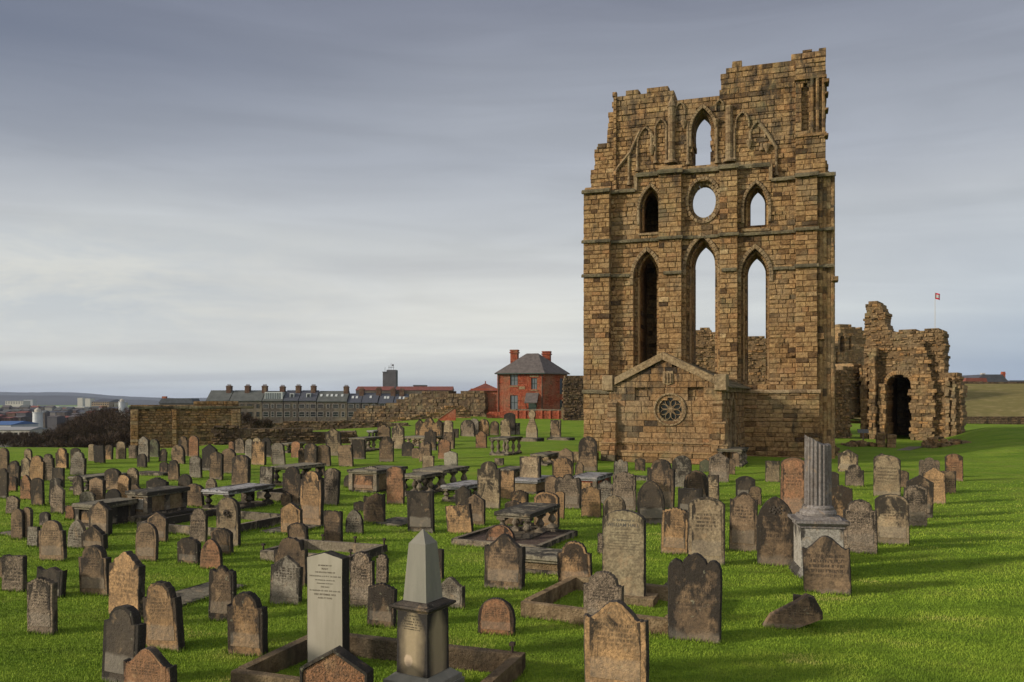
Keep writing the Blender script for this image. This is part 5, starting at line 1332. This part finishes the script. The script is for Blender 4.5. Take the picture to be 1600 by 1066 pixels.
# the orange gabled stone in the foreground plot
o, wd_, h, t = hero(526, 1016, 1110, 100, 'G', [GM['pebbled'], M_CRUST], 'broad orange-red gabled headstone with dark rim, in front of the white headstone', t=.13, rz=math.radians(-14))
b = MB(); hh = h - .30 * wd_
for sg in (-1, 1):
    A = [(sg * wd_ / 2, hh), (0, h), (0, h + .03), (sg * (wd_ / 2 + .02), hh + .03)]
    b.prism(A if sg < 0 else A[::-1], -t / 2 - .02, t / 2 + .01, cham=.008)
    B_ = [(sg * (wd_ / 2 - .015), -.2), (sg * (wd_ / 2 + .02), -.2), (sg * (wd_ / 2 + .02), hh + .025), (sg * (wd_ / 2 - .015), hh + .02)]
    b.prism(B_ if sg > 0 else B_[::-1], -t / 2 - .02, t / 2 + .01, cham=.006)
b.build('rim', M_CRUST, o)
# wreath carving on the round-topped buff stone (worn flower spray)
o = SO[(357.0, 777.0)]; z0 = max(v[2] for v in o.bound_box); b = MB()
for k in range(9): a = k * .7; b.tint = .2; b.lathe([(.03, -.01), (.02, .02)], (0, 0, 0), 7, bas=lambda p, a=a, k=k: (p[0] + (.03 + .006 * k) * math.cos(a), -.075 - p[2], p[1] + z0 - .34 + (.03 + .006 * k) * math.sin(a)))
b.build('carved_flowers', M_CRUST, o)
o = SO[(1213.0, 776.0)]; z0 = max(v[2] for v in o.bound_box); y0_ = min(v[1] for v in o.bound_box); b = MB()
for k in range(16): a = k * .9; rr_ = .02 + .009 * k; b.lathe([(.035, -.01), (.018, .02)], (0, 0, 0), 7, bas=lambda p, a=a, rr_=rr_: (p[0] + rr_ * math.cos(a), y0_ + .005 - p[2], p[1] + z0 - .26 + rr_ * .55 * math.sin(a)))
b.build('carved_wreath', M_CRUST, o)

# --- obelisk monument
g = on_ground(661, 1090); OZ = math.radians(-30)
ob = thing('obelisk_monument', g, OZ, 'grey obelisk on stained square pedestal with dark cornice, in the foreground plot', 'monument')
def fr(b, z0, s0, z1, s1, off=0.0):
    i = [b.av(p) for p in ((-s0, -s0, z0), (s0, -s0, z0), (s0, s0, z0), (-s0, s0, z0), (-s1, -s1, z1), (s1, -s1, z1), (s1, s1, z1), (-s1, s1, z1))]
    for q in ((0, 1, 5, 4), (1, 2, 6, 5), (2, 3, 7, 6), (3, 0, 4, 7), (4, 5, 6, 7), (3, 2, 1, 0)): b.face([i[k] for k in q])
od = g.y; zz = lambda py_: EYE + (HZ - py_) / F * od - g.z
b = MB(); fr(b, -.3, .33, zz(1063), .33); fr(b, zz(1063) + .001, .31, zz(1056), .31); fr(b, zz(1056) + .001, .30, zz(1047), .225); b.build('base', M_SMOOTHG, ob)
mz, nn = newmat('stained_pedestal')
T_ = nn.n('ShaderNodeTexCoord'); p_ = T_.outputs['Object']; gsep = nn.n('ShaderNodeSeparateXYZ', ins={0: T_.outputs['Generated']})
ex = nn.math('ABSOLUTE', nn.math('SUBTRACT', gsep.outputs[0], .5)); ey = nn.math('ABSOLUTE', nn.math('SUBTRACT', gsep.outputs[1], .5))
em = nn.math('MINIMUM', ex, ey); nzz = nn.noise(nn.vmul(p_, (6, 6, 2)), 1.0, 5, .6)
dk = nn.mapr(nn.math('ADD', em, nn.math('ADD', nn.math('MULTIPLY', nzz, .35), nn.math('MULTIPLY', nn.mapr(gsep.outputs[2], .7, 1.0), .22))), .30, .62)
cc = nn.mix(dk, (.27, .215, .135, 1), (.025, .022, .02, 1))
pt = nn.n('ShaderNodeVectorMath', operation='DISTANCE', ins={0: nn.vmul(T_.outputs['Generated'], (1, .001, 1.4)), 1: (.38, 0, .22 * 1.4)}).outputs['Value']
cc = nn.mix(nn.mapr(nn.math('ADD', pt, nn.math('MULTIPLY', nn.noise(p_, 25, 3), .10)), .20, .165), cc, (.40, .31, .215, 1))
finish(nn, cc, .8, nn.noise(p_, 14, 6), .4, .02)
b = MB(); fr(b, zz(1047) + .001, .205, zz(950), .20); die = b.build('pedestal', mz, ob)
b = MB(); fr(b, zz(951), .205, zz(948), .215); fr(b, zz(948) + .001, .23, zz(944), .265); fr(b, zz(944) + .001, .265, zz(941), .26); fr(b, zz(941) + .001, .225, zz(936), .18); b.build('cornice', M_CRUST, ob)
b = MB(); fr(b, zz(936) + .001, .155, zz(848), .112); fr(b, zz(848) + .0005, .112, zz(827), .004); b.build('shaft', M_SMOOTHG, ob)
H_ = zz(950)
strokes([(0, H_ - .05, .07, .014), (0, H_ - .085, .10, .022), (0, H_ - .115, .12, .018), (0, H_ - .145, .14, .02), (0, H_ - .172, .13, .014), (0, H_ - .196, .11, .014)], ob, -.2025, r3)

# --- broken fluted column
g = on_ground(1278, 899); CZ_ = math.radians(-9); cm = thing('broken_column_monument', g, CZ_, 'grey fluted column broken off at a slant on a pale square pedestal', 'monument')
cdp = g.y; zz = lambda py_: EYE + (HZ - py_) / F * cdp - g.z; pxm = cdp / F
b = MB(); fr(b, -.2, 38 * pxm, zz(893), 38 * pxm); fr(b, zz(893) + .001, 37 * pxm, zz(883), 32 * pxm); b.build('base', M_PED, cm)
b = MB(); fr(b, zz(883) + .001, 31 * pxm, zz(821), 31 * pxm); b.build('pedestal', M_PED, cm)
b = MB(); fr(b, zz(821) + .001, 33 * pxm, zz(817), 33 * pxm); fr(b, zz(817) + .001, 35 * pxm, zz(813), 39.5 * pxm); fr(b, zz(813) + .001, 39.5 * pxm, zz(809), 39 * pxm); fr(b, zz(809) + .001, 30 * pxm, zz(804), 27 * pxm); b.build('cap_slab', M_COLUMN, cm)
b = MB(); rc_ = 20.5 * pxm
b.lathe([(rc_ * 1.32, zz(804) + .001), (rc_ * 1.36, zz(800)), (rc_ * 1.3, zz(797)), (rc_ * 1.14, zz(795)), (rc_ * 1.16, zz(792)), (rc_ * 1.0, zz(788))], (0, 0, 0), 36); b.build('column_base', M_COLUMN, cm, smooth=False)
b = MB(); n = 20 * 8; rings = []
for lv in range(2):
    ring = []
    for k in range(n):
        a = 2 * math.pi * k / n; ph = (k % 8) / 8; fl_ = math.sin(math.pi * min(1, max(0, (ph - .12) / .76))) if .12 < ph < .88 else 0
        rr_ = rc_ * (1.0 - .03 * lv) - fl_ * rc_ * .12; X_ = rr_ * math.cos(a); Y_ = rr_ * math.sin(a)
        z = zz(789) if lv == 0 else (zz(681) + (X_ + rc_) / (2 * rc_) * (zz(697) - zz(681)) + .012 * math.sin(a * 5) + .02 * math.sin(a * 2 + 1) - .02 * (Y_ < 0) * abs(Y_) / rc_)
        ring.append(b.av((X_, Y_, z)))
    rings.append(ring)
for k in range(n): l = (k + 1) % n; b.face((rings[0][k], rings[0][l], rings[1][l], rings[1][k]))
b.face(rings[1]); b.build('fluted_shaft', M_COLUMN, cm)

# --- table tombs, chest tombs, kerbs
BAL = [(.085, 0), (.085, .06), (.055, .09), (.05, .14), (.06, .22), (.095, .36), (.10, .44), (.085, .55), (.05, .74), (.045, .84), (.075, .88), (.08, .94), (.085, .95), (.085, 1.0)]
def table_tomb(x, yb, w_, l_, h, label, legs=((-1, -1), (1, -1), (-1, 0), (1, 0), (-1, 1), (1, 1)), slab=M_SLABD, rz=math.radians(-23), plinth=.09, th=.09, fat=1.0, legm=None, name='table_tomb'):
    g = on_ground(x, yb); cy = l_ / 2
    t = thing(name, (g.x, g.y, g.z), rz, label, 'table tomb', 'table tombs raised on stone balusters')
    b = MB(); b.tint = .5; b.block((-w_ / 2, -.0, h - th), (w_ / 2, l_, h), cz=.02, jit=.006)
    b.box((-w_ / 2 + .05, .05, h - th - .035), (w_ / 2 - .05, l_ - .05, h - th - .0005)); b.build('slab', slab, t)
    if plinth: b = MB(); b.tint = .5; b.block((-w_ / 2 + .03, .03, -.15), (w_ / 2 - .03, l_ - .03, plinth), cz=.02); b.build('plinth', M_TOMB, t)
    z0 = plinth; H = h - th - .035 - z0
    for (sx_, sy_) in legs:
        b = MB(); b.tint = R.random(); cx_ = sx_ * (w_ / 2 - .15); cy_ = cy + sy_ * (l_ / 2 - .17)
        b.lathe([(r_ * fat, z_ * (H - .12) + .06) for r_, z_ in BAL], (cx_, cy_, z0), 10, cap=False)
        b.box((cx_ - .1 * fat, cy_ - .1 * fat, z0), (cx_ + .1 * fat, cy_ + .1 * fat, z0 + .06)); b.box((cx_ - .1 * fat, cy_ - .1 * fat, z0 + H - .06), (cx_ + .1 * fat, cy_ + .1 * fat, z0 + H))
        b.build('baluster', legm or M_TOMB, t)
    return t
def chest_tomb(x, yb, w_, l_, h, label, rz=math.radians(-23), slab=M_SLABD, body=M_DRESS, pil=True, step=0.0, panel=None):
    g = on_ground(x, yb); t = thing('chest_tomb', g, rz, label, 'chest tomb', 'box-shaped chest tombs')
    z0 = step
    if step: b = MB(); b.tint = .5; b.block((-w_ / 2 - .2, -.2, -.2), (w_ / 2 + .2, l_ + .2, step), cz=.02); b.build('step', M_TOMB, t)
    b = MB(); b.box((-w_ / 2 + .12, .12, -.2 if not step else z0 - .01), (w_ / 2 - .12, l_ - .12, h - .1)); b.build('chest', body, t)
    b = MB(); b.tint = .5; b.block((-w_ / 2, 0, h - .1), (w_ / 2, l_, h), cz=.02, jit=.006); b.box((-w_ / 2 + .05, .05, h - .14), (w_ / 2 - .05, l_ - .05, h - .1005)); b.build('slab', slab, t)
    b = MB(); b.box((-w_ / 2 + .07, .07, z0 - .1), (w_ / 2 - .07, l_ - .07, z0 + .08)); b.build('plinth', M_TOMB, t)
    if pil:
        for sx_ in (-1, 1):
            for sy_ in (0, .5, 1):
                b = MB(); cx_ = sx_ * (w_ / 2 - .13); cy_ = .13 + sy_ * (l_ - .26); b.box((cx_ - .075, cy_ - .075, z0 + .08), (cx_ + .075, cy_ + .075, h - .14)); b.build('corner_pilaster', M_TOMB, t)
        b = MB(); b.prism([(-w_ / 2 + .24, z0 + .14), (w_ / 2 - .24, z0 + .14), (w_ / 2 - .24, h - .2), (-w_ / 2 + .24, h - .2)], .09, .13, cham=.01); b.build('end_panel', panel or GM['ochre'], t)
    return t
def kerb(x, yb, w_, l_, h, label, rz=math.radians(-25), th=.12, fill=None, mat=M_TOMB, posts=(), fz=.6):
    g = on_ground(x, yb); t = thing('grave_kerb', g, rz, label, 'kerb')
    for (a_, c_) in (((-w_ / 2, 0), (w_ / 2, th)), ((-w_ / 2, l_ - th), (w_ / 2, l_)), ((-w_ / 2, th + .004), (-w_ / 2 + th, l_ - th - .004)), ((w_ / 2 - th, th + .004), (w_ / 2, l_ - th - .004))):
        b = MB(); b.tint = R.random(); b.block((a_[0], a_[1], -.25), (c_[0], c_[1], h + R.uniform(-.01, .01)), cz=.012, jit=.01); b.build('kerb_stone', mat, t)
    if fill: b = MB(); b.box((-w_ / 2 + th, th, -.1), (w_ / 2 - th, l_ - th, h * fz)); b.build('gravel_bed', fill, t)
    for (u_, v_) in posts: b = MB(); b.tube((u_, v_, h - .02), (u_, v_, h + .12), .018); b.box((u_ - .03, v_ - .03, h + .09), (u_ + .03, v_ + .03, h + .13)); b.build('iron_stub', M_IRON, t)
    return t
kerb(772, 858, 2.15, 2.3, .15, 'low kerb filled with pinkish gravel round the baluster table tomb', fill=M_GRAVEL)
table_tomb(800, 847, .92, 1.95, .66, 'baluster table tomb with broad slab, standing in the gravel-filled kerb', plinth=.10, fat=1.05)
table_tomb(779, 712, 1.15, 1.9, .92, 'small slab-topped table tomb on five slender balusters, alone in open grass', fat=1.1)
table_tomb(668, 770, 1.25, 2.1, .80, 'long table tomb with rounded slab end on stout balusters, middle of the graveyard', fat=1.3)
table_tomb(640, 777, .9, 1.8, .74, 'table tomb on paired balusters just left of the longest one', fat=1.2)
table_tomb(708, 786, .95, 1.9, .55, 'pale grey slab table tomb on low piers right of the black flat headstone', slab=M_SLABP)
table_tomb(335, 800, 1.05, 2.0, .62, 'white slab table tomb on dark piers behind the round buff stone', slab=M_SLABP, legm=M_CRUST, fat=1.1)
table_tomb(440, 760, 1.05, 2.0, .72, 'table tomb on dark legs left of the tall twin headstones', legm=M_CRUST, fat=1.2)
table_tomb(558, 706, 1.2, 2.1, .80, 'far table tomb among dark stones near the rubble wall', fat=1.3)
table_tomb(648, 698, 2.1, 1.9, .62, 'wide far table tomb on many pale balusters before the curtain wall', legs=((-1, -1), (-.6, -1), (-.2, -1), (.2, -1), (.6, -1), (1, -1), (-1, 1), (1, 1)), fat=1.3, legm=GM['buff'])
table_tomb(842, 728, .9, 1.7, .52, 'low table tomb on one visible baluster left of the rounded brown stone', legs=((0, -.8), (0, .8)))
table_tomb(1140, 730, 1.15, 2.0, .80, 'table tomb on turned balusters beside the chapel side wall', fat=1.1)
table_tomb(120, 768, .95, 1.9, .5, 'low table tomb with thin slab in front of the scrub at far left', legm=M_CRUST)
table_tomb(443, 708, .7, 1.6, .55, 'tiny far table tomb below the rubble wall', legm=M_CRUST)
table_tomb(578, 686, .6, 1.2, .60, 'smallest pale slab table tomb at the back, before the terrace', slab=M_SLABP, legm=M_CRUST)
chest_tomb(212, 816, .82, 1.5, .80, 'big pale-panelled chest tomb on a stone step, left part of the graveyard', step=.18, slab=M_SLABD, panel=M_PED)
chest_tomb(128, 827, .75, 1.4, .62, 'dark chest tomb with mossy slab beside the big pale-panelled one', body=M_CRUST, step=0)
chest_tomb(565, 770, 1.25, 2.1, .78, 'chest tomb with orange panels and corner pilasters behind the grey scroll stone', panel=GM['orange'])
chest_tomb(832, 898, 1.5, .8, .36, 'low sunken chest tomb between two foreground headstones', pil=False)
chest_tomb(818, 772, 1.1, 1.8, .52, 'pale slab chest tomb mostly hidden behind the tall flat buff stone', slab=M_SLABP, pil=False)
chest_tomb(912, 778, 1.0, 1.9, .72, 'red-bodied chest tomb with pale slab in front of the rounded brown stone', slab=M_SLABP, body=M_BRICK)
chest_tomb(785, 756, .9, 1.8, .55, 'grey chest tomb just right of the tall carved buff stone')
kerb(925, 981, 2.3, 2.0, .25, 'raised empty kerb trough round the tall lettered buff headstone', rz=math.radians(-27), mat=M_DRESS)
kerb(535, 1105, 2.9, 1.75, .22, 'dark kerbed plot with rusty iron stubs around the white headstone and obelisk', mat=M_WALL, posts=((-.05, 1.7), (1.3, 1.7)), rz=math.radians(-20))
kerb(475, 884, 2.1, 1.5, .24, 'sunken stone kerb with iron stubs behind the dark shouldered stone', posts=((-1, .05), (-.5, 1.45), (.3, 1.45), (1, 1.45), (1, .1)), rz=math.radians(-20))
kerb(275, 835, 2.6, 2.6, .22, 'long stone kerb joining the pale chest tomb and the white slab tomb', rz=math.radians(-24))
kerb(432, 784, 1.6, 2.0, .28, 'stone kerb round the table tomb left of the twin headstones')
kerb(875, 722, 2.6, 1.8, .38, 'low plot wall left of the chapel behind the rounded brown stone', mat=M_DRESS)
def slab(x, yb, w_, l_, h, label, rz=math.radians(-23), mat=M_SLABD, tilt=0):
    g = on_ground(x, yb); b = MB(); b.tint = .5; b.block((-w_ / 2, 0, -.1), (w_ / 2, l_, h), cz=.015, jit=.008)
    o = b.build('ledger_slab', mat); o.location = g; o.rotation_euler = (tilt, 0, rz); tag(o, label, 'ledger slab'); return o
slab(232, 744, 1.6, .7, .14, 'long low ledger slab in grass below the black round stone', mat=M_TOMB)
slab(605, 822, .9, 1.2, .06, 'flat mossy ledger slab in grass between dark headstones')
slab(428, 834, .9, 1.4, .04, 'flat ledger slab almost lost in grass right of the kerb')
slab(255, 945, .8, 1.5, .04, 'flat dark ledger slab in grass behind the leaning ochre stone')
slab(824, 690, 1.5, 1.4, .22, 'broad stone base slab under the cross-headed stone', mat=M_TOMB)
slab(872, 688, 1.8, 1.2, .16, 'wide low base slab under the smaller cross-headed stone', mat=M_TOMB)
slab(1060, 936, .8, 1.0, .05, 'pale flat slab behind the kerbed plot near the three-lobed stone', mat=M_TOMB)
slab(12, 838, .9, 1.0, .05, 'pale flat slab in grass at the left edge', mat=M_TOMB)
slab(1003, 752, 1.3, .7, .16, 'thin ledger slab between dark stones before the chapel')
# big three-peaked wall monument at the back
g = on_ground(671, 690); b = MB(); wd_ = 44 / F * g.y / .95; h = 38 / F * g.y
b.prism([(-wd_ / 2, -.3), (wd_ / 2, -.3), (wd_ / 2, h * .75), (wd_ * .36, h * .88), (wd_ * .2, h * .72), (wd_ * .05, h), (-wd_ * .12, h * .9), (-wd_ * .2, h * .74), (-wd_ * .36, h * .9), (-wd_ / 2, h * .72)], -.15, .15, cham=.03)
o = b.build('wall_monument', GM['ochre']); o.location = g; o.rotation_euler = (0, 0, YAW); tag(o, 'broad orange-stained triple-peaked monument before the curtain wall', 'monument')
# fallen fragment
g = on_ground(1215, 980); t = thing('fallen_gravestone', g, math.radians(-12), 'broken dark gravestone fragment lying tilted in the open grass', 'gravestone')
d_ = g.y; q = lambda x, y: ((x - 1215) / F * d_, (980 - y) / F * d_)
b = MB(); b.prism([q(1190, 990), q(1224, 988), q(1245, 978), q(1281, 962), q(1281, 952), q(1270, 931), q(1258, 927), q(1238, 941), q(1204, 961), q(1193, 979)], -.08, .10, cham=.012); b.build('fragment', GM['dark'], t)
b = MB(); b.prism([q(1240, 962), q(1276, 955), q(1271, 934), q(1240, 931)], .08, .18, cham=.01); b.build('lower_piece', GM['dark'], t)
# rubble heaps and stumps by the ruins, interpretation board
def heap(x0, x1, yt, yb, label, name='rubble_heap', seed=1, mat=M_RUIN):
    g = on_ground((x0 + x1) / 2, yb); hw = (x1 - x0) / 2 / F * g.y; h = (yb - yt) / F * g.y; r = random.Random(seed); b = MB()
    for k in range(int(60 * max(1, hw))):
        u = r.uniform(-1, 1); v = r.uniform(-.5, .9); z = r.uniform(-.1, 1) * h * (1 - abs(u) ** 2.2) ** .8; s_ = r.uniform(.08, .2); b.tint = r.random()
        b.box((u * hw - s_, v - s_ * .7, z - s_ * .6), (u * hw + s_, v + s_ * .7, z + s_ * .5), .04)
    o = b.build(name, mat); o.location = g; tag(o, label, 'rubble'); return o
heap(1452, 1480, 684, 699, 'heap of pale rubble on the lawn before the ruined transept', seed=2)
heap(1480, 1512, 689, 694, 'thin low line of rubble right of the pale heap', seed=3)
heap(1326, 1364, 690, 697, 'low scattered stones under the black information board', seed=4)
heap(1288, 1306, 697, 712, 'small boulders at the foot of the gable right corner', seed=6)
def stump(x0, x1, yt, yb, label, seed):
    g = on_ground((x0 + x1) / 2, yb); hw = (x1 - x0) / 2 / F * g.y; h = (yb - yt) / F * g.y; b = MB()
    masonry(b, [(-hw, -1), (hw, -1), (hw, h), (-hw, h)], -.1, h, -.4, .4, rh=(.25, .35), sw=(.3, .6), prot=.03, ragged=.03, r=random.Random(seed))
    o = b.build('pier_stump', M_RUIN); o.location = g; o.rotation_euler = (0, 0, YAW); tag(o, label, 'pier stump', 'stumps of piers before the ruined doorway'); return o
stump(1370, 1383, 676, 698, 'stone pier stump left of the ruined doorway, ochre faced', 1)
stump(1386, 1399, 679, 699, 'darker stone pier stump directly before the ruined doorway', 2)
g = on_ground(1349, 690); t = thing('information_board', g, 0, 'small black information board on a post before the ruins', 'sign')
b = MB(); b.tube((0, 0, -.1), (0, 0, .62), .05); b.build('post', M_IRON, t); b = MB(); b.box((-.38, -.05, .6), (.38, .03, .86), bas=lambda p: (p[0], p[1] + (p[2] - .6) * .5, p[2])); b.build('panel', M_GLASS, t)
g1 = on_ground(1402, 704); g2 = on_ground(1440, 698); b = MB()
i_ = [b.av((p.x, p.y, gz(p.x, p.y) + .012)) for p in (on_ground(1400, 704), on_ground(1422, 704), on_ground(1446, 698), on_ground(1420, 698))]; b.face(i_); tag(b.build('path', M_TOMB), kind='structure')
# longer untrimmed grass round the feet of the stones
def tufts():
    rs = np.random.RandomState(9); P = []
    for o in [o for o in D.objects if o.parent is None and o.get('category') in ('headstone', 'kerb', 'chest tomb', 'table tomb', 'monument', 'gravestone', 'ledger slab')]:
        if o.location.y > 40: continue
        if o.type == 'MESH': bb = [Vector(c) for c in o.bound_box]
        else:
            bb = []
            for ch in o.children:
                if ch.type == 'MESH': bb += [Vector(c) for c in ch.bound_box]
        x0, x1 = min(c.x for c in bb), max(c.x for c in bb); y0, y1 = min(c.y for c in bb), max(c.y for c in bb)
        per = 2 * (x1 - x0 + y1 - y0); k = int(per * 190 / max(1, o.location.y / 16)); c_, s_ = math.cos(o.rotation_euler.z), math.sin(o.rotation_euler.z)
        for _ in range(k):
            t = rs.uniform(0, per); e = abs(rs.normal(0, .022)) + .002; L1 = x1 - x0; L2 = y1 - y0
            if t < L1: q = (x0 + t, y0 - e)
            elif t < L1 + L2: q = (x1 + e, y0 + t - L1)
            elif t < 2 * L1 + L2: q = (x0 + t - L1 - L2, y1 + e)
            else: q = (x0 - e, y0 + t - 2 * L1 - L2)
            P.append((o.location.x + q[0] * c_ - q[1] * s_, o.location.y + q[0] * s_ + q[1] * c_))
    P = np.array(P); n = len(P); X, Y = P[:, 0], P[:, 1]; Z = np.array([gz(float(a), float(b)) for a, b in P])
    ang = rs.uniform(0, 2 * np.pi, n); h = rs.uniform(.03, .085, n); wd = rs.uniform(.004, .008, n) * np.clip(Y / 12, .9, 2.2); la = rs.uniform(0, 2 * np.pi, n); ln = rs.uniform(.1, .8, n)
    v = np.zeros((n, 3, 3))
    v[:, 0] = np.stack([X - wd * np.cos(ang), Y - wd * np.sin(ang), Z - .01], 1); v[:, 1] = np.stack([X + wd * np.cos(ang), Y + wd * np.sin(ang), Z - .01], 1)
    v[:, 2] = np.stack([X + h * ln * np.cos(la), Y + h * ln * np.sin(la), Z + h], 1)
    me = D.meshes.new('grass_tufts'); me.vertices.add(n * 3); me.vertices.foreach_set('co', v.ravel())
    me.loops.add(n * 3); me.loops.foreach_set('vertex_index', np.arange(n * 3, dtype=np.int32)); me.polygons.add(n)
    me.polygons.foreach_set('loop_start', np.arange(0, n * 3, 3, dtype=np.int32)); me.polygons.foreach_set('loop_total', np.full(n, 3, dtype=np.int32))
    me.attributes.new('tint', 'FLOAT', 'POINT').data.foreach_set('value', np.repeat(rs.uniform(0, .75, n), 3))
    me.materials.append(M_BLADE); me.update(calc_edges=True)
    o = D.objects.new('grass_tufts', me); COL.objects.link(o); tag(o, 'longer untrimmed grass fringing the feet of the gravestones', 'grass', kind='stuff')
tufts()
# haze over the whole place
m, n = newmat('haze_air')
pv = n.n('ShaderNodeVolumePrincipled', ins={'Color': (.58, .67, .90, 1), 'Density': 6.5e-5, 'Anisotropy': 0.0})
n.n('ShaderNodeOutputMaterial', ins={1: pv.outputs[0]})
b = MB(); b.box((-9500, -9500, -36), (9500, 9500, 95)); o = b.build('haze', m); tag(o, kind='stuff')
